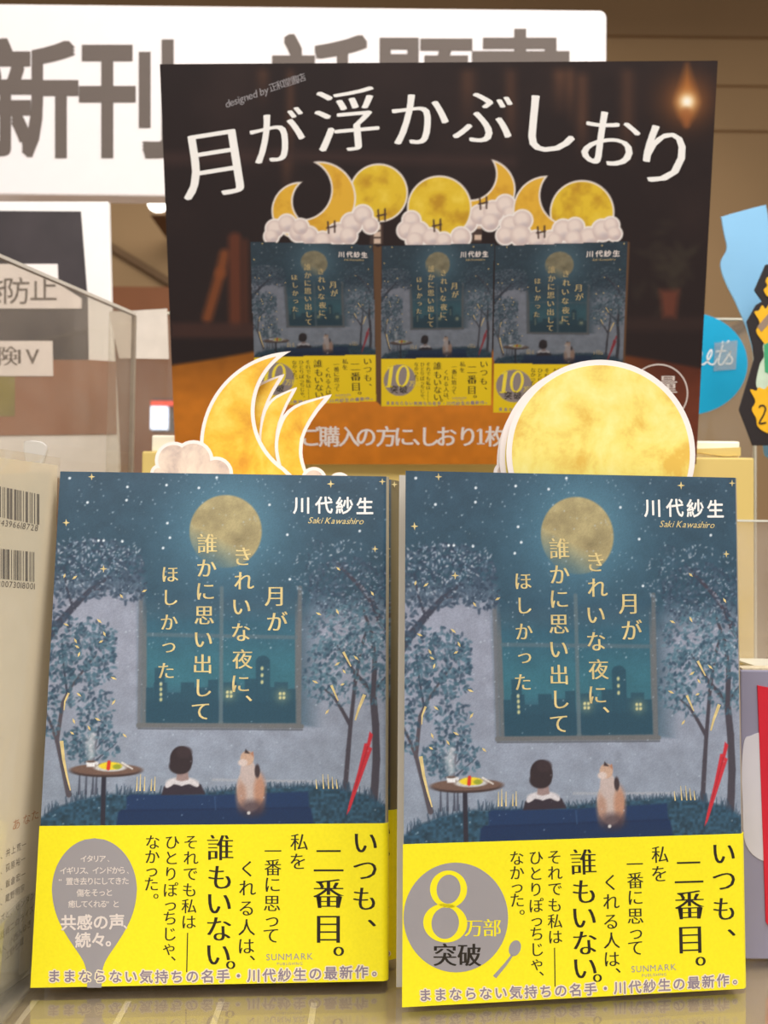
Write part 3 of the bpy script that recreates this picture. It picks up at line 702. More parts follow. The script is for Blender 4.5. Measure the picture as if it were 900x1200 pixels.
def bookmark(label, group, Y, pivot, outline, inner, ang, shift, clouds, mat, ladder_x):
    s = Y/F; pv = at(pivot[0], pivot[1], Y)
    root = empty('moon_bookmark', (pv.x, Y, 0.0002)); tag(root, label, 'bookmark', group)
    ca, sa = math.cos(ang), math.sin(ang)
    def T(p):
        x, z = (p[0]-pivot[0]), (pivot[1]-p[1]); x, z = x*ca - z*sa, x*sa + z*ca
        return ((x+shift[0])*s, (z-shift[1])*s + pv.z)
    th = 0.00035
    b = MB(); b.prism([T(p) for p in outline], 0, th); b.prism([((ladder_x-16)*s, 0), ((ladder_x+16)*s, 0), ((ladder_x+16)*s, pv.z - 0.008), ((ladder_x-16)*s, pv.z - 0.008)], 0.0001, th)
    card = b.build('card', M_card, root)
    b = MB(); b.prism([T(p) for p in inner], -0.00012, 0.0); b.build('moon', mat, root)
    b = MB()
    for xx in (-11, 9): b.box(((ladder_x+xx)*s, -0.0001, 0.002), ((ladder_x+xx+2)*s, 0.0001, pv.z - 0.012))
    for i in range(13): b.box(((ladder_x-9)*s, -0.0001, 0.006+i*0.0125), ((ladder_x+9)*s, 0.0001, 0.0075+i*0.0125))
    b.build('ladder', M_black, root)
    if clouds:
        b = MB(); c2 = MB()
        for k, (cx, cy, r) in enumerate(clouds):
            c = T((cx, cy)); rr = r*s
            b.prism([(c[0]+rr*math.cos(a), c[1]+rr*math.sin(a)) for a in np.linspace(0, 2*math.pi, 32, endpoint=False)], -0.0002-0.00001*k, -0.00002*0)
            rr = (r-4)*s
            c2.prism([(c[0]+rr*math.cos(a), c[1]+rr*math.sin(a)) for a in np.linspace(0, 2*math.pi, 32, endpoint=False)], -0.0004-0.00003*k, -0.0003)
        b.build('cloud_border', M_card, root); c2.build('cloud', M_cloud, root)
    return root
def smooth_px(P):
    """soften an outline but keep its sharp tips"""
    o = []; k = len(P)
    for i in range(k):
        a_, b_, c_ = np.array(P[i-1]), np.array(P[i]), np.array(P[(i+1) % k])
        u, v = b_-a_, c_-b_; cs = u.dot(v)/(np.linalg.norm(u)*np.linalg.norm(v)+1e-9)
        if cs < 0.3: o.append(tuple(b_))
        else: o += [tuple(b_-u*0.25), tuple(b_+v*0.25)]
    return o
def crescent(grow):
    co, ro, ci, ri = (344, 521), 110.5 + grow, (377.5, 481), 80.5 - grow*1.05
    # intersection angles
    d = math.hypot(ci[0]-co[0], ci[1]-co[1]); a = (ro*ro-ri*ri+d*d)/(2*d); h = math.sqrt(max(1, ro*ro-a*a))
    ux, uy = (ci[0]-co[0])/d, (ci[1]-co[1])/d; mx, my = co[0]+a*ux, co[1]+a*uy
    p1 = min((mx+h*uy, my-h*ux), (mx-h*uy, my+h*ux), key=lambda p: p[0])       # the upper tip
    a1 = math.atan2(p1[1]-co[1], p1[0]-co[0]); a1 += 2*math.pi if a1 < 0 else 0
    o = [(co[0]+ro*math.cos(t), co[1]+ro*math.sin(t)) for t in np.linspace(a1, math.radians(44), 60)]
    b1 = math.radians(124); b2 = math.atan2(p1[1]-ci[1], p1[0]-ci[0]); b2 += 2*math.pi if b2 < b1 else 0
    i_ = [(ci[0]+ri*math.cos(t), ci[1]+ri*math.sin(t)) for t in np.linspace(b1, b2, 50)]
    return o + [(392+grow, 590-grow*.7), (360+grow, 573-grow*.7)] + i_[:-1]
CO, CI = crescent(0), crescent(-4.2)
gC = 'crescent moon bookmarks behind the spoon badge copy'
lc = [(203, 541, 22), (226, 541, 24), (253, 556, 20), (186, 556, 10), (240, 562, 22)]
bookmark('foremost crescent moon bookmark, whole and largest, with a cloud at its foot', gC, 0.402, (300, 560), CO, CI, 0, (0, 0), lc, M_cres, 10)
def narrow(tip, kx, grow):
    o = [(0,0),(-20,5),(-41,11.5),(-55,22),(-62.6,38),(-66,54),(-66,66),(-64,78),(-60,92),(-51,112),(-36,126),(-12,136)]
    i_ = [(8,131),(-6,123),(-18,110),(-28,92),(-32.7,77),(-33.7,66),(-32,49),(-20,26),(-1,3)]
    if grow:
        o = [(-9,4.5),(-22,8.5),(-40,15),(-52,25),(-58.6,39.5),(-62,54),(-62,66),(-60,77),(-56,91),(-48,109),(-33.5,122.5),(-12,132)]
        i_ = [(-2,131),(-10,126),(-22,112),(-32,92),(-36.9,77),(-37.9,66),(-36,48),(-23.5,23.5)]
    f = lambda p: (tip[0] + (p[0]*kx if p[0] < -33 or kx == 1 else p[0]*kx), tip[1] + p[1])
    return [f(p) for p in o + i_]
for lb, Y_, tip, kx, lx, cl in (('lowest crescent moon bookmark, its tip farthest right in the fan', 0.4035, (387.5, 461), 1.0, 30, [(368, 562, 15), (398, 567, 14)]),
                                ('second lowest crescent moon bookmark, narrow, tip just left of the lowest one', 0.405, (346.5, 453), 0.66, 22, None),
                                ('thin crescent moon bookmark, tip just below the tall foremost crescent', 0.4065, (331.5, 437.5), 0.74, 18, None)):
    bookmark(lb, gC, Y_, (300, 560), smooth_px(narrow(tip, kx, 0)), smooth_px(narrow(tip, kx, 1)), 0, (0, 0), cl, M_cres, lx)
def disc(cx, cy, rx, ry): return [(cx+rx*math.cos(a), cy+ry*math.sin(a)) for a in np.linspace(0, 2*math.pi, 96, endpoint=False)]
gF = 'full moon bookmarks behind the 8 badge copy'
for k, (dx, dy, r, lb) in enumerate(((0, 0, 111, 'foremost full moon bookmark, whole pale yellow disc above the right book'),
                                     (-8, 5, 111, 'second full moon bookmark, a rim showing left of the foremost disc'),
                                     (-11, 11, 111, 'rearmost full moon bookmark, outermost pale rim with a cloud at its left'))):
    cl = [(592, 556, 14), (612, 566, 18)] if k == 2 else None
    bookmark(lb, gF, 0.378 + 0.0025*k, (697, 560), disc(704+dx, 532+dy, r*1.0, r), disc(704+dx, 532+dy, r-6.5, r-6.5), 0, (0, 0), cl, M_full, 0)

# clear stands that hold books and bookmarks up
def book_stand(label, x0, x1, y0, tilt, h, yaw=0.0):
    t = empty('book_stand', (x0, y0, 0.0002), (0, 0, yaw)); tag(t, label, 'stand', 'clear book stands')
    b = MB(); M = Matrix.Rotation(-tilt, 4, 'X'); b.box((0, 0, 0.003), (x1-x0, 0.002, h), M=M); b.build('back_plate', M_clear, t)
    b = MB(); b.box((0, 0, 0), (x1-x0, 0.06, 0.0025)); b.build('base_plate', M_clear, t)
book_stand('clear book stand behind the crescent moon bookmarks', -0.11, -0.02, 0.409, 0.0, 0.14)
book_stand('clear book stand behind the full moon bookmarks', 0.035, 0.115, 0.3855, 0.0, 0.14)

# ------------------------------------------------------------------ poster
PW, PH = 297.0, 215.2
HP = Homog(PW, PH, [(187, 75), (841, 71), (816, 544), (206, 544)])
def poster_art():
    p = Paint(HP, PW, PH, 2.2); U, V = p.U, p.V; sl = p.full()
    p.c[:] = (38, 27, 26)
    n = fbm(p.nz, p.nx, 90, 5)
    p.put(sl, np.clip((n-0.45)*2, 0, 1)*np.clip((320-V)/120, 0, 1), (60, 44, 40), 0.6)
    for x, w_, a, y0, y1 in ((308,8,.5,75,130),(340,6,.4,75,200),(548,10,.45,75,150),(656,9,.6,75,140),(668,6,.5,75,150),(682,8,.5,80,190),(336,7,.4,180,240),(735,9,.4,75,200),(598,8,.4,75,180)):
        sh = np.exp(-((U-x)/w_)**2)*np.clip((V-y0)/12, 0, 1)*np.clip((y1-V)/50, 0, 1); p.put(sl, sh, (112, 74, 52), a)
    p.line([(188, 186), (330, 182), (600, 190)], 16, 10, (66, 46, 42), 12, 0.6)
    # blurred books on a shelf
    p.line([(263, 298), (258, 320), (243, 372)], 12, 12, (122, 66, 34), 8, 0.9); p.line([(275, 280), (276, 376)], 15, 15, (96, 50, 32), 8, 0.9); p.line([(287, 284), (288, 376)], 8, 8, (82, 44, 30), 7, 0.7)
    p.rect(200, 378, 300, 396, (66, 42, 36), 8, 0.8); p.rect(200, 398, 300, 424, (34, 24, 24), 8, 0.8)
    p.rect(725, 372, 840, 388, (54, 38, 34), 10, 0.7)
    # plant
    r_ = random.Random(4)
    for _ in range(40): p.ell(785+r_.gauss(0, 16), 312+r_.gauss(0, 20), 9, 4, (58, 50, 40), rot=r_.random()*3, soft=6, op=0.35)
    p.polyg([(773, 340), (796, 340), (792, 372), (777, 372)], (110, 58, 42), 9, 0.8)
    # table top
    tb = np.interp(U, [190, 250, 300, 400, 600, 720, 760, 830], [427, 418, 409, 408, 408, 412, 418, 431])
    m = np.clip((V-tb)/5, 0, 1)
    tr = np.clip((U-640)/130, 0, 1)[..., None]
    wood = np.array((196, 116, 32.0))*(1-tr) + np.array((112, 54, 34.0))*tr
    wv = fbm(p.nz, p.nx, 30, 15); wood = wood*(0.965+0.07*vnoise(p.nz, p.nx, 9, 8)[..., None])*(0.93+0.14*wv[..., None])
    up = np.clip((470-V)/50, 0, 1)[..., None]; wood = wood*(1-0.28*up)
    p.c = p.c*(1-m[..., None]) + wood*m[..., None]
    # lamp
    p.glow(805, 118, 26, (150, 88, 40), 0.8); p.polyg([(805, 76), (815, 108), (818, 120), (812, 136), (805, 146), (797, 136), (792, 120), (796, 106)], (196, 120, 52), 12, 0.7)
    p.glow(805, 119, 9, (255, 226, 170), 1.0); p.glow(805, 119, 5, (255, 250, 236), 1.0); p.line([(804, 132), (804, 146)], 12, 8, (150, 88, 48), 6, 0.6)
    # little moons and clouds
    wh = (232, 222, 212); ye = (222, 186, 48); y2 = (222, 172, 54)
    def pcres(co, ro, ci, ri, col):
        d1 = ro - np.hypot(U-co[0], V-co[1]); d2 = np.hypot(U-ci[0], V-ci[1]) - ri
        p.put(sl, np.minimum(d1+2, d2+2)/1.2+0.5, wh); p.put(sl, np.minimum(d1, d2)/1.2+0.5, col)
        mt = fbm(p.nz, p.nx, 16, 77); p.put(sl, (np.minimum(d1, d2)/1.2+0.5).clip(0, 1)*np.clip((mt-0.5)*3, 0, 1), (186, 130, 34), 0.5)
    def pfull(x, y, r):
        p.ell(x, y, r+2, r+2, wh, soft=1.3); p.ell(x, y, r, r, ye, soft=1.3)
        mt = fbm(p.nz, p.nx, 22, int(x)); d1 = r - np.hypot(U-x, V-y); p.put(sl, np.clip(d1, 0, 1)*np.clip((mt-0.48)*3.4, 0, 1), (176, 126, 30), 0.75); p.put(sl, np.clip(d1, 0, 1)*np.clip((0.42-mt)*4, 0, 1), (236, 206, 80), 0.8)
    def pcloud(bl):
        for x, y, r in bl: p.ell(x, y, r+2, r+2, (238, 230, 224), soft=1.3)
        for i, (x, y, r) in enumerate(bl): p.ell(x, y, r, r, (206, 186, 180), soft=1.3); p.ell(x-1, y-2, r*0.75, r*0.7, (234, 218, 208), soft=r*0.5, op=0.9); p.ell(x+2, y+r*0.5, r*0.4, r*0.3, (166, 156, 168), soft=r*0.4, op=0.35)
    def lad(x0, y0, x1, y1):
        p.polyg([(x0-7, y0), (x0+7, y0), (x1+8, y1), (x1-8, y1)], (70, 54, 48), 1.2)
        for k in range(3):
            y = y0 + (y1-y0)*(k+0.55)/3; p.rect(x0-4, y-3, x0+4, y+3, (206, 180, 160), 1.2)
    pfull(443.6, 226, 32.5); lad(442, 262, 441, 286)
    pcres((364, 244), 43, (404, 226), 46, y2) if False else None
    pcres((352, 247), 32, (372, 236), 31, y2)
    pcres((374, 232), 41, (353, 222), 37, y2)
    pcloud([(322, 268, 10), (336, 262, 10), (350, 272, 11), (362, 276, 10), (378, 282, 10), (396, 274, 12), (412, 262, 12), (425, 252, 11), (434, 264, 9), (352, 266, 9), (408, 276, 10), (318, 277, 8)])
    lad(560, 245, 556, 284)
    pcres((568, 222), 34, (551, 204), 32, y2); pcloud([(548, 262, 10), (562, 252, 11), (578, 248, 12), (592, 240, 11), (598, 250, 8), (574, 260, 10)])
    pfull(514.7, 243.6, 36); pcloud([(482, 258, 10), (476, 270, 10), (490, 272, 12), (505, 278, 10), (520, 282, 9), (540, 278, 11), (486, 282, 10)])
    pfull(682, 249, 36); pcres((641, 246), 38, (667, 229), 36, y2)
    pcloud([(598, 264, 11), (612, 258, 11), (592, 276, 10), (610, 276, 12), (628, 281, 10), (645, 280, 9), (660, 270, 12), (674, 266, 10), (690, 278, 11), (706, 270, 12), (716, 264, 9), (720, 274, 8), (672, 280, 10), (650, 282, 9)])
    for x, y in ((388, 266), (447, 252), (512, 264), (566, 238), (634, 272)):
        p.line([(x-4, y-6), (x-3, y+7)], 2, 2, (70, 50, 44), 1.2); p.line([(x+4, y-7), (x+4, y+6)], 2, 2, (70, 50, 44), 1.2); p.line([(x-5, y+1), (x+5, y-1)], 2, 2, (70, 50, 44), 1.2)
    # the three printed copies
    A = ART.c.copy()
    for _ in range(2): A[1:-1, 1:-1] = (A[:-2, 1:-1]+A[2:, 1:-1]+A[1:-1, :-2]+A[1:-1, 2:]+A[1:-1, 1:-1])/5
    for q, sp in MINI:
        h = Homog(BW, BH, q); x, z = h.mm(U, V)
        ins = (x > 0) & (x < BW) & (z > 0) & (z < BH)
        i = np.clip((x*3).astype(int), 0, ART.nx-1); j = np.clip(((BH-z)*3).astype(int), 0, ART.nz-1)
        c = A[j, i]; c = (c*0.75 + c.mean(-1, keepdims=True)*0.25)*0.72
        yb = np.array((222, 190, 26.0)); bd = (z < BAND_H+1)
        c = np.where(bd[..., None], yb, c)
        if sp: p.polyg(sp, (92, 66, 46), 1.2)
        p.c = np.where(ins[..., None], c, p.c)
        cx, cz = h.px(21.5, 30); 
        d = np.hypot((x-21.5), (z-31)); p.put(sl, np.clip((19-d)*2, 0, 1)*ins, (138, 126, 122))
    p.ell(772, 461, 34, 34, (112, 54, 36), soft=1.2, op=0.0)
    return p
MINI = [([(293, 283), (437, 287), (441, 470), (300, 476)], [(437, 287), (442, 289), (446, 468), (441, 471)]),
        ([(447, 288), (579, 285), (575, 475), (447, 476)], [(441, 290), (447, 288), (447, 476), (441, 470)]),
        ([(580, 288), (735, 283), (727, 489), (578, 483)], [(735, 283), (738, 284), (730, 487), (727, 489)])]
def poster():
    ex, ey, ez = -0.11970, 0.53666, 0.20607; yaw, tilt, rl = -0.011294, -0.200755, 0.010764
    root = empty('poster', (ex, ey, ez)); tag(root, 'dark poster of moon bookmarks leaning forward above the two books', 'poster')
    Rm = Matrix.Rotation(yaw, 4, 'Z') @ Matrix.Rotation(-tilt, 4, 'X') @ Matrix.Rotation(-rl, 4, 'Y')
    root.rotation_euler = Rm.to_euler()
    p = poster_art()
    X, Z = np.meshgrid(p.x, p.z); P = np.stack([X, np.zeros_like(X), Z], -1)*0.001
    me = grid_mesh('board', P, p.c, M_poster_print)
    o = link(bpy.data.objects.new('printed_sheet', me), root)
    b = MB(); b.box((0, 0.00005, 0), (PW*0.001, 0.0012, PH*0.001)); b.build('backing_board', M_card, root)
    t = Letters(); D = math.radians
    for c, x, y, s_, r in (('月',252,192,86,9),('が',325,162,68,8),('浮',407,142,79,5),('か',491,141,71,2),('ぶ',566,138,72,0),('し',642,146,78,-4),('お',714,165,74,-8),('り',778,184,78,-12)):
        t.ch(HP, c, x, y, s_, rot=D(r), wt=-0.016, bold=0.030, by=0.25)
    t.build('title_lettering', M_whiteink, root)
    t = Letters(); txt = 'designed by 正和堂書店'
    t.latin(HP, 'designed by', 264, 315, 122, 104, 12, shear=0.2); t.row(HP, '正和堂書店', 320, 353, 102, 91, 10.5)
    t.build('credit_lettering', M_greyink, root)
    t = Letters()
    for c, x in zip('ご購入の方に、しおり枚', (364.5,386,409,429,453,473.6,488,503,523,548,581)):
        t.ch(HP, c, x, 512 if c != '、' else 518, 25, bbox=(c == '、'), wt=-0.002, bold=0.024, by=0.4)
    t.stroke(HP, [(563.5, 503), (563.5, 520)], 3.4); t.stroke(HP, [(559, 520), (568, 520)], 1.4); t.stroke(HP, [(559, 505.5), (563.5, 502.5)], 1.6)
    t.ring(HP, 772, 461, 34.5, 34.5, 33, 33, k=64)
    for c, x, y in (('数',757,451),('量',783,451),('限',757,477),('定',783,477)): t.ch(HP, c, x, y, 22, wt=0.0, wide=0.03)
    t.build('offer_lettering', M_paleink, root)
    bt, gl, sl_, wn = Letters(), Letters(), Letters(), Letters()
    for k, (q, sp) in enumerate(MINI):
        h = Homog(BW, BH, q)
        def mapped(dst, src):
            v = np.array(src.v); u, w_ = h.px(v[:, 0], v[:, 1]); x, z = HP.mm(u, w_); n = len(dst.v)
            dst.v += list(zip(x, z, v[:, 2])); dst.f += [tuple(n+i for i in f) for f in src.f]
        mapped(bt, T_band); mapped(gl, T_title); mapped(sl_, T_slog); mapped(wn, T_author); mapped(sl_, T_pub)
        def wp(x, z): u, v = h.px(x, z); return float(u), float(v)
        u, v = wp(20, 36)
        wn_ = gl2
        wn_.ring(HP, u+5, v, 8, 13, 4.6, 11, rot=0.15); wn_.stroke(HP, [(u-8, v-12), (u-11, v+12)], 4.2); wn_.stroke(HP, [(u-15, v+12.4), (u-7, v+12.4)], 1.6); wn_.stroke(HP, [(u-13, v-9), (u-8, v-12.5)], 2)
        wn_.ch(HP, '万', u+16, v+9, 7); wn_.ch(HP, '部', u+23, v+9, 7)
        u, v = wp(20, 20); bt.ch(HP, '突', u-5, v, 9.5, wt=0.01); bt.ch(HP, '破', u+6, v, 9.5, wt=0.01)
    bt.build('printed_band_lettering', M_black, root); gl.build('printed_title_lettering', M_pgold, root); sl_.build('printed_slogan_lettering', M_mauve, root)
    wn.build('printed_author_lettering', M_paleink, root); gl2.build('printed_badge_number', M_pyel, root)
    b = MB()
    for x in (0.02, 0.26): b.box((x, 0.0013, -0.004), (x+0.012, 0.0040, 0.03))
    b.build('mounting_tab', M_clear, root)
gl2 = Letters(); M_pgold = material('printed_gold', (178, 158, 112), 0.5); M_pyel = material('printed_yellow', (232, 208, 60), 0.5)
poster()

# ------------------------------------------------------------------ pale yellow box behind the books
M_box = material('pale_yellow_card', (226, 198, 118), 0.6, vary=0.05, scale=8)
M_litstrip = material('lit_strip_cream', (255, 248, 226), 0.5, vary=0.02, scale=8)  # near-white cream: bright light on the box put into the colour
BY = 0.5415
bl, brt = at(165, 600, BY).x, at(884, 600, BY).x
zt = at(840, 536, BY).z
t = empty('display_box', ((bl+brt)/2, BY, 0.0002)); tag(t, 'pale yellow box standing behind the books and under the poster', 'box')
hw = (brt-bl)/2
b = MB(); b.box((-hw, 0, 0), (hw, 0.12, zt - 0.0002)); b.build('body', M_box, t, bevel=0.001)
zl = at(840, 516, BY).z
b = MB(); b.box((-hw+0.004, 0.006, zt), (hw-0.006, 0.118, zl)); b.build('lit_strip', M_litstrip, t, bevel=0.001)  # strip added for the lit zone along the top of the box
b = MB(); b.prism([(hw-0.045, zt+0.0045), (hw-0.0065, zt+0.0062), (hw-0.0065, zt+0.0012), (hw-0.016, zt+0.0008)], 0.0035, 0.0058); b.build('lit_strip_notch', M_box, t)  # yellow piece that tapers the end of the painted light

# ------------------------------------------------------------------ big white sign
SY = 0.75
t = empty('shop_sign', (-0.075, SY, 0)); tag(t, 'large white sign with bold grey characters behind the poster', 'sign')
HS = Homog(493, 155, [(0, 12), (710, 3), (712, 226), (0, 231)])
a, c = at(0, 12, SY), at(710, 3, SY)
def rrect(x0, z0, x1, z1, r, n=6):
    q = []
    for cx, cz, s0 in ((x1-r, z1-r, 0), (x0+r, z1-r, math.pi/2), (x0+r, z0+r, math.pi), (x1-r, z0+r, 1.5*math.pi)):
        q += [(cx+r*math.cos(s0+math.pi/2*i/n), cz+r*math.sin(s0+math.pi/2*i/n)) for i in range(n+1)]
    return q
class Flat:
    """photo survey straight onto the upright plane y = Y, in millimetres"""
    def __init__(s, Y, o): s.Y, s.o = Y, o
    def mm(s, u, v):
        u, v = np.atleast_1d(u), np.atleast_1d(v); P = [at(float(i), float(j), s.Y) for i, j in zip(u, v)]
        return np.array([p.x for p in P])*1000 - s.o[0]*1000, np.array([p.z for p in P])*1000 - s.o[2]*1000
zb, ztp = at(350, 232, SY).z, at(350, 8, SY).z
M_sign = material('white_sign_panel', (238, 230, 228), 0.45, vary=0.01)
b = MB(); b.prism(rrect(-0.40+0.075, zb, at(711, 10, SY).x+0.075, ztp, 0.006), 0, 0.018); b.build('panel', M_sign, t, bevel=0.0015)
b = MB(); b.box((-0.26, 0.018, 0.0002), (-0.235, 0.03, zb+0.03)); b.box((0.16, 0.018, 0.0002), (0.185, 0.03, zb+0.03)); b.build('post', M_white, t)
FS = Flat(SY, (-0.075, SY, 0)); q = Letters()
for ch_, x, y, sz, sx in (('新', 33, 119, 140, 0.86), ('刊', 151, 118, 141, 0.84), ('・', 262, 118, 130, 0.8), ('話', 378, 114, 143, 0.84), ('題', 496, 112, 143, 0.84), ('書', 610, 108, 143, 0.84)):
    q.ch(FS, ch_, x, y, sz, bold=0.020, by=1.5 if ch_ in '新刊' else 1.0, sq=True, sx=sx)
q.build('lettering', M_signink, t, y=-0.0004)

# ------------------------------------------------------------------ picture board on the left
PY = 0.70
def B(px, py, Y): return at(px, py, Y)
t = empty('picture_board', (-0.28, PY, 0)); tag(t, 'white framed picture board with dark print behind the clear divider', 'display board')
F2 = Flat(PY, (-0.28, PY, 0))
def fquad(mb, F_, pts, y0, y1):
    x, z = F_.mm([p[0] for p in pts], [p[1] for p in pts]); mb.prism(list(zip(x*0.001, z*0.001)), y0, y1)
b = MB(); fquad(b, F2, [(-80, 236), (127, 236), (130, 360), (139, 535), (139, 560), (-80, 560)], 0, 0.006); b.build('frame', M_white, t, bevel=0.0008)
b = MB(); b.box((-0.02, 0.006, 0.0002), (0.0, 0.03, 0.3)); b.box((-0.05, -0.03, 0.0002), (0.05, 0.03, 0.004)); b.build('stand', M_white, t)
b = MB(); fquad(b, F2, [(-60, 247), (95, 248), (103, 352), (104, 424), (-60, 424)], -0.0006, 0.0); b.build('dark_print', material('dark_print', (58, 50, 52), 0.5, vary=0.25, scale=25), t)
b = MB(); fquad(b, F2, [(-60, 422), (107, 422), (136, 424), (137, 509), (-60, 511)], -0.0008, 0.0); b.build('brown_print', material('brown_print', (156, 104, 72), 0.5, vary=0.12, scale=14), t)
b = MB(); fquad(b, F2, [(-60, 440), (18, 440), (18, 488), (-60, 488)], -0.0010, 0.0); b.build('green_print', material('green_print', (142, 130, 62), 0.5, vary=0.2, scale=30), t)
b = MB(); fquad(b, F2, [(-60, 310), (68, 310), (69, 333), (96, 350), (96, 362), (-60, 362)], -0.0014, -0.0006); l1 = b.build('label_strip', M_card, t)
b = MB(); fquad(b, F2, [(-60, 400), (62, 400), (63, 441), (-60, 441)], -0.0014, -0.0006); l2 = b.build('label_strip', M_card, t)
q = Letters()
for c, x in (('き', -6), ('防', 20), ('止', 52)): q.ch(F2, c, x, 342 if c != '止' else 339, 33, wt=0.004)
q.build('label_lettering', M_signink, l1, y=-0.0016)
q = Letters(); q.ch(F2, '険', 10, 418, 24, **MIN); q.ch(F2, 'I', 33, 418, 24, **MIN); q.ch(F2, 'V', 44, 418, 25, **MIN); q.build('label_lettering', M_signink, l2, y=-0.0016)

# ------------------------------------------------------------------ clear dividers and risers
M_div = clear_material('smoky_acrylic', (0.86, 0.83, 0.78), 0.10, 1.45, (214, 200, 186))
a, c = at(-40, 286, 0.475), at(157, 370, 0.62)
t = empty('acrylic_divider', (c.x, c.y, 0.0)); tag(t, 'clear acrylic divider panel sloping in at the left edge', 'divider')
dv = Vector((a.x-c.x, a.y-c.y, 0)); zt1, zt2 = a.z, c.z
nrm = Vector((-dv.y, dv.x, 0)).normalized()*0.0015
def slab(mb, p0, p1, z00, z01, z10, z11, n):
    P = [Vector((p0.x, p0.y, z00)), Vector((p1.x, p1.y, z10)), Vector((p1.x, p1.y, z11)), Vector((p0.x, p0.y, z01))]
    A_ = [p-n for p in P]; B_ = [p+n for p in P]
    mb.face(A_); mb.face(B_[::-1])
    for i in range(4): j = (i+1) % 4; mb.face([A_[j], A_[i], B_[i], B_[j]])
b = MB(); slab(b, Vector((0, 0, 0)), dv, 0.0002, zt2, 0.0002, zt1, nrm); b.build('panel', M_div, t)
b = MB(); slab(b, Vector((0, 0, 0)), dv, zt2, zt2+0.002, zt1, zt1+0.002, nrm); b.build('top_edge', material('acrylic_edge_grey', (200, 192, 180), 0.3, vary=0.05), t)
b = MB(); b.box((-0.001, -0.002, 0.0002), (0.0016, 0.001, zt2)); b.build('end_edge', material('acrylic_edge_dark', (150, 138, 124), 0.3, vary=0.1), t)
RY = 0.665
t = empty('acrylic_riser', (0, RY, 0)); tag(t, 'clear acrylic riser panel standing behind the yellow box', 'riser')
x0, x1, zr = at(128, 365, RY).x, at(884, 376, RY).x, at(500, 371, RY).z
b = MB(); b.box((x0, 0, 0.0002), (x1, 0.003, zr)); b.build('panel', M_clear, t)
b = MB(); b.box((x0, -0.0005, zr), (x1, 0.0035, zr+0.0012)); b.build('top_edge', M_edge, t)
b = MB(); b.box((x1, -0.0005, 0.0002), (x1+0.001, 0.0035, zr)); b.build('end_edge', M_edge, t)
b = MB(); fq = Flat(RY, (0, RY, 0)); fquad(b, fq, [(128, 366), (196, 362), (198, 421), (140, 420)], -0.0008, -0.0002); b.build('white_strip', material('white_strip', (214, 204, 192), 0.5), t)
# teal round sign on the riser
c = at(806, 426, RY-0.002); FT = Flat(RY-0.002, (c.x, RY-0.002, c.z))
t = empty('round_sign', (c.x, RY-0.002, c.z)); tag(t, 'teal round sign with white script fixed on the clear riser', 'sign')
b = MB(); xx, zz = FT.mm(*zip(*disc(806, 426, 70, 60))); b.prism(list(zip(xx*0.001, zz*0.001)), 0, 0.0012); b.build('disc', material('teal_print', (10, 164, 208), 0.45, vary=0.03), t)
q = Letters()
def sp(pts, n=8):
    p = np.array(pts, float); p = np.vstack([2*p[0]-p[1], p, 2*p[-1]-p[-2]]); o = []
    for i in range(1, len(p)-2):
        for tt in np.linspace(0, 1, n, endpoint=False):
            o.append(0.5*((2*p[i]) + (-p[i-1]+p[i+1])*tt + (2*p[i-1]-5*p[i]+4*p[i+1]-p[i+2])*tt**2 + (-p[i-1]+3*p[i]-3*p[i+1]+p[i+2])*tt**3))
    o.append(p[-2]); return o
q.stroke(FT, sp([(806,422),(815,418),(821,412),(822,416),(818,425),(824,427),(830,422),(834,414),(833,410),(829,417),(830,425),(836,427),(841,420)]), 1.6)
q.stroke(FT, sp([(847,404),(843,418),(842,426),(846,427),(851,420)]), 1.6); q.stroke(FT, [(839,412),(845,411.5),(851,411)], 1.6)
q.stroke(FT, sp([(851,420),(856,412),(855,416),(858,421),(856,426),(850,426)]), 1.6); q.stroke(FT, [(846,403),(847,400)], 1.6); q.stroke(FT, [(852,402),(854,399)], 1.6)
q.build('lettering', M_whiteink, t, y=-0.0003)
b = MB(); fquad(b, FT, [(837, 402), (864, 399), (862, 433), (836, 435)], -0.0006, -0.0002); b.build('tape', clear_material('clear_tape', (0.9, 0.95, 0.97), 0.18), t)

# ------------------------------------------------------------------ pop cards at the right edge
def popcard(name, label, Y, base, pts, mat, th=0.0012, stick_x=915):
    c = at(stick_x, 600, Y); t = empty(name, (c.x, Y, 0.0002)); tag(t, label, 'sign')
    Fq = Flat(Y, (c.x, Y, 0.0002)); b = MB(); fquad(b, Fq, pts, 0, th); b.build('card', mat, t, bevel=0.0003)
    b = MB(); b.box((-0.003, th, 0), (0.003, th+0.002, at(stick_x, 480, Y).z)); b.box((-0.012, -0.01, 0), (0.012, 0.02, 0.002)); b.build('stick', M_clear, t)
    return t, Fq
def smooth(pts, n=5):
    p = pts + pts[:3]; o = []
    P = np.array(pts, float); k = len(P)
    for i in range(k):
        a, b_, c_, d_ = P[(i-1) % k], P[i], P[(i+1) % k], P[(i+2) % k]
        for tt in np.linspace(0, 1, n, endpoint=False):
            o.append(tuple(0.5*((2*b_)+(-a+c_)*tt+(2*a-5*b_+4*c_-d_)*tt**2+(-a+3*b_-3*c_+d_)*tt**3)))
    return o
blue = material('sky_blue_card', (138, 194, 232), 0.5, vary=0.04, scale=20)
popcard('blue_card', 'sky blue cutout card rising behind the black card, right edge', 0.585, None,
        smooth([(846, 256), (849, 253), (893, 241), (898, 243), (901, 262), (906, 290), (940, 330), (935, 450), (912, 535), (900, 536), (895, 525), (893, 470), (880, 400), (864, 358), (852, 334), (846, 318), (845, 306), (852, 291), (849, 274)]), blue, stick_x=925)
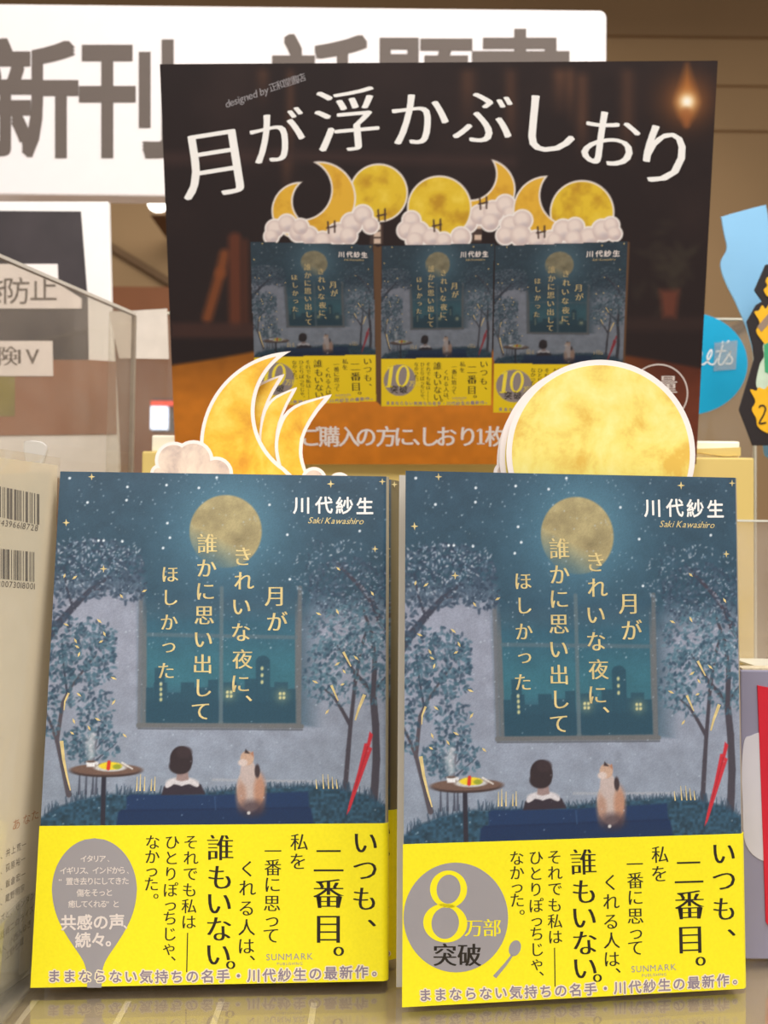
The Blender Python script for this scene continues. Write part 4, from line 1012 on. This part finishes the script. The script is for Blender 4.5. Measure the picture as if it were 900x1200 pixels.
t, Fq = popcard('black_card', 'black angular price card with yellow splashes at right edge', 0.56, None,
        [(897, 310), (884, 340), (893, 353), (886, 357), (875, 377), (882, 405), (884, 420), (866, 480), (882, 522), (960, 522), (985, 480), (965, 380), (945, 350), (950, 320), (930, 305)], material('black_card', (36, 28, 28), 0.5, vary=0.08), stick_x=922)
b = MB(); fquad(b, Fq, smooth([(884, 366), (889, 364), (893, 358), (897, 362), (903, 356), (915, 366), (910, 392), (899, 404), (892, 398), (886, 388), (890, 378)]), -0.0004, 0)
b.build('yellow_splash', material('amber_ink', (240, 182, 24), 0.5, vary=0.06), t); b = MB()
fquad(b, Fq, smooth([(895, 340), (899, 335), (897, 329), (902, 324), (915, 330), (912, 350), (900, 348)]), -0.0004, 0)
b.build('yellow_splash', bpy.data.materials['amber_ink'], t); b = MB()
fquad(b, Fq, smooth([(879, 457), (886, 458), (889, 454), (896, 456), (905, 450), (940, 455), (945, 500), (910, 508), (898, 507), (888, 500), (886, 490), (881, 480), (885, 470)]), -0.0004, 0)
b.build('yellow_splash', bpy.data.materials['amber_ink'], t)
b = MB(); fquad(b, Fq, smooth([(890, 428), (895, 418), (894, 406), (899, 398), (910, 392), (920, 420), (915, 452), (896, 456), (886, 452)]), -0.0003, 0); b.build('pale_splash', material('pale_green_ink', (196, 214, 190), 0.5, vary=0.1, scale=80), t)
b = MB(); fquad(b, Fq, [(895, 404), (905, 399), (912, 420), (905, 440), (896, 436)], -0.0005, -0.0003); b.build('green_patch', material('green_ink', (60, 160, 110), 0.5), t)
b = MB(); fquad(b, Fq, [(887, 383), (905, 362), (912, 368), (892, 389)], -0.0006, -0.0004); b.build('grey_ribbon', material('taupe_ink', (150, 128, 108), 0.5), t)
q = Letters(); q.stroke(Fq, sp([(889,478),(891,475.5),(895,476),(896.5,480),(894,487),(889.5,496),(897.5,495.5)]), 2.0); q.build('lettering', M_black, t, y=-0.0007)

# ------------------------------------------------------------------ book and clear holder at lower right
t = empty('small_book', (at(868, 900, 0.375).x, 0.375, 0.0002)); tag(t, 'greyish purple small book with red ribbon at lower right edge', 'book')
zt = at(880, 786, 0.375).z
bx = at(868, 900, 0.375).x
b = MB(); b.box((0, 0, 0), (0.106, 0.011, zt)); b.build('cover', material('purple_grey_cover', (142, 138, 158), 0.45, vary=0.05, scale=14), t, bevel=0.0006)
F4 = Flat(0.375, (bx, 0.375, 0.0002))
b = MB(); fquad(b, F4, [(887, 803), (903, 806), (930, 812), (926, 1085), (904, 1090), (897, 1080), (892, 940)], -0.0006, 0); b.build('red_ribbon', material('red_ribbon', (206, 28, 48), 0.5, vary=0.06), t)
b = MB(); fquad(b, F4, smooth([(872, 868), (880, 862), (895, 858), (930, 862), (945, 900), (940, 1000), (900, 1010), (874, 990), (870, 940), (869, 900)]), -0.0003, 0); b.build('pale_print', material('pale_print', (206, 202, 208), 0.5, vary=0.06, scale=30), t)
b = MB(); b.box((0.001, 0.0009, zt), (0.105, 0.0101, zt+0.0006)); b.build('page_block', M_pages, t)
HYD = 0.45
t = empty('clear_holder', (at(858, 800, HYD).x, HYD, 0.0002)); tag(t, 'clear acrylic holder standing behind the greyish purple book', 'holder')
zh = at(880, 612, HYD).z; zm = at(880, 772, HYD).z
b = MB(); b.box((0, 0, 0), (0.12, 0.002, zh)); b.build('panel', clear_material('hazy_acrylic', (0.95, 0.93, 0.9), 0.16, 1.5), t)
b = MB(); b.box((0, -0.0004, zh), (0.12, 0.0024, zh+0.001)); b.build('top_edge', M_edge, t)
b = MB()
for dz in (0, 0.0028, 0.0056): b.box((0, -0.03, zm-dz-0.0009), (0.12, -0.0002, zm-dz))
b.build('ledge', M_edge, t)
b = MB(); b.box((0.05, -0.006, 0.0), (0.12, -0.0005, zm-0.012)); b.build('insert', material('cream_insert', (228, 208, 178), 0.5, vary=0.1, scale=20), t)

# ------------------------------------------------------------------ barcoded book along the left side
M_cream = material('cream_cover', (250, 240, 220), 0.45, vary=0.04, scale=10, coat=0.3)
ang = math.radians(74.5)
far = Vector((at(66, 800, 0.366).x - 0.0015, 0.3655, 0.0002))
t = empty('barcoded_book', tuple(far), (0, 0, -math.pi/2 + math.radians(15.5)*-1)); tag(t, 'cream book turned sideways with two barcodes on its back, left edge', 'book')
# local frame: +x runs from the far edge towards the viewer, -y is outward (towards the right-hand books)
ux = Vector((-0.262, -0.965, 0)).normalized(); t.rotation_euler = (0, 0, math.atan2(ux.y, ux.x))
HB = at(60, 546, 0.366).z
b = MB(); b.box((0, -0.012, 0), (0.128, -0.0115, HB)); b.box((0, -0.0005, 0), (0.128, 0, HB)); b.box((-0.0005, -0.012, 0), (0, 0, HB)); b.build('cover', M_cream, t)
b = MB(); b.box((0.001, -0.0114, 0.001), (0.126, -0.0006, HB-0.001)); b.build('page_block', M_pages, t)
class Side:
    """survey onto the upright face of the sideways book"""
    def mm(s, u, v):
        xs, zs = [], []
        n = Vector((-ux.y, ux.x, 0)); p0 = far
        for i, j in zip(np.atleast_1d(u), np.atleast_1d(v)):
            d = at(float(i), float(j), 1.0) - Vector((0, 0, CAMH)); o = Vector((0, 0, CAMH))
            k = (p0-o).dot(n)/d.dot(n); P = o + d*k
            xs.append((P-p0).dot(ux)*1000); zs.append((P.z-p0.z)*1000)
        return np.array(xs), np.array(zs)
SD = Side()
q = Letters(); rr = random.Random(9)
def barcode(y0, y1, x_end, slope):
    x = -14.0
    while x < x_end:
        w_ = rr.choice((0.7, 1.0, 1.6, 2.4)) * 1.2
        ya, yb = y0 + slope*x, y1 + slope*x
        q.poly(SD, [(x, ya), (x+w_, ya+slope*w_), (x+w_, yb+slope*w_), (x, yb)]); x += w_ + rr.choice((0.8, 1.2, 2.0))
barcode(570, 606, 46, 0.20); barcode(643, 678, 42, 0.10)
q.build('barcode', material('barcode_ink', (112, 104, 98), 0.6), t, y=0.00008)
q = Letters()
q.latin(SD, '9784396618728', -14, 45, 610, 619, 10, sx=0.8); q.latin(SD, '1920073018001', -10, 41, 683, 687, 10, sx=0.8)
q.build('barcode_number', M_signink, t, y=0.00008)
q = Letters()
for c, x, y in (('あ',19,966),('な',31,960),('た',41,955)): q.ch(SD, c, x, y, 13, sx=0.75, skew=-0.45)
q.build('heading_lettering', material('orange_ink', (206, 140, 90), 0.5), t, y=0.00008)
q = Letters()
for txt, x0, x1, y0, y1 in (('と、井上荒一',-3,28,1005,990),('へ、荻原裕一',-3,27,1023,1007),('で、飯倉宏一',-3,27,1042,1025),('つ、蔵野明宗',-3,26,1060,1041),('ーズと、センダン',-3,38,1080,1050),('青話貞二のライズ',-3,37,1100,1066),('重い、小西みゆき',-3,34,1118,1083),('ん、江野七蔵',-3,25,1130,1104)):
    
    n_ = len(txt)
    for i, c in enumerate(txt): q.ch(SD, c, x0+(x1-x0)*i/(n_-1), y0+(y1-y0)*i/(n_-1), 9.5, sx=0.55, skew=(y1-y0)/(x1-x0))
q.build('list_lettering', M_signink, t, y=0.00008)
# clear sleeve of the sideways book and the little hook on top
b = MB(); b.box((-0.001, 0.0004, 0.0), (0.128, 0.0008, HB+0.003)); b.build('clear_sleeve', clear_material('clear_film', (0.96, 0.95, 0.92), 0.07, 1.35), t)
c = at(40, 545, 0.45); 
t = empty('clear_hook', (c.x, 0.45, c.z)); tag(t, 'clear plastic hook clipped above the barcoded cream book', 'hook')
Fh = Flat(0.45, (c.x, 0.45, c.z)); b = MB()
fquad(b, Fh, smooth([(27, 520), (33, 516), (47, 517), (55, 523), (53, 534), (46, 549), (34, 547), (29, 538)]), 0, 0.0025); b.build('tab', clear_material('frosted_plastic', (0.9, 0.9, 0.88), 0.35, 1.5, (250, 246, 240)), t, bevel=0.0006)
b = MB(); b.box((-0.0015, 0.0025, -c.z + 0.0002), (0.0015, 0.004, 0.004)); b.build('stem', M_clear, t)
# clear foot of the divider at the lower left
cx = at(14, 1120, 0.335)
t = empty('acrylic_bracket', (cx.x, 0.335, 0.0002)); tag(t, 'clear acrylic foot at lower left corner in front of the cream book', 'bracket')
b = MB(); b.box((-0.03, -0.02, 0), (0.004, 0.03, 0.002)); b.build('base', M_clear, t, bevel=0.0005)
b = MB(); b.box((-0.003, -0.02, 0.002), (-0.001, 0.03, 0.03)); b.build('upright', M_clear, t, bevel=0.0005)
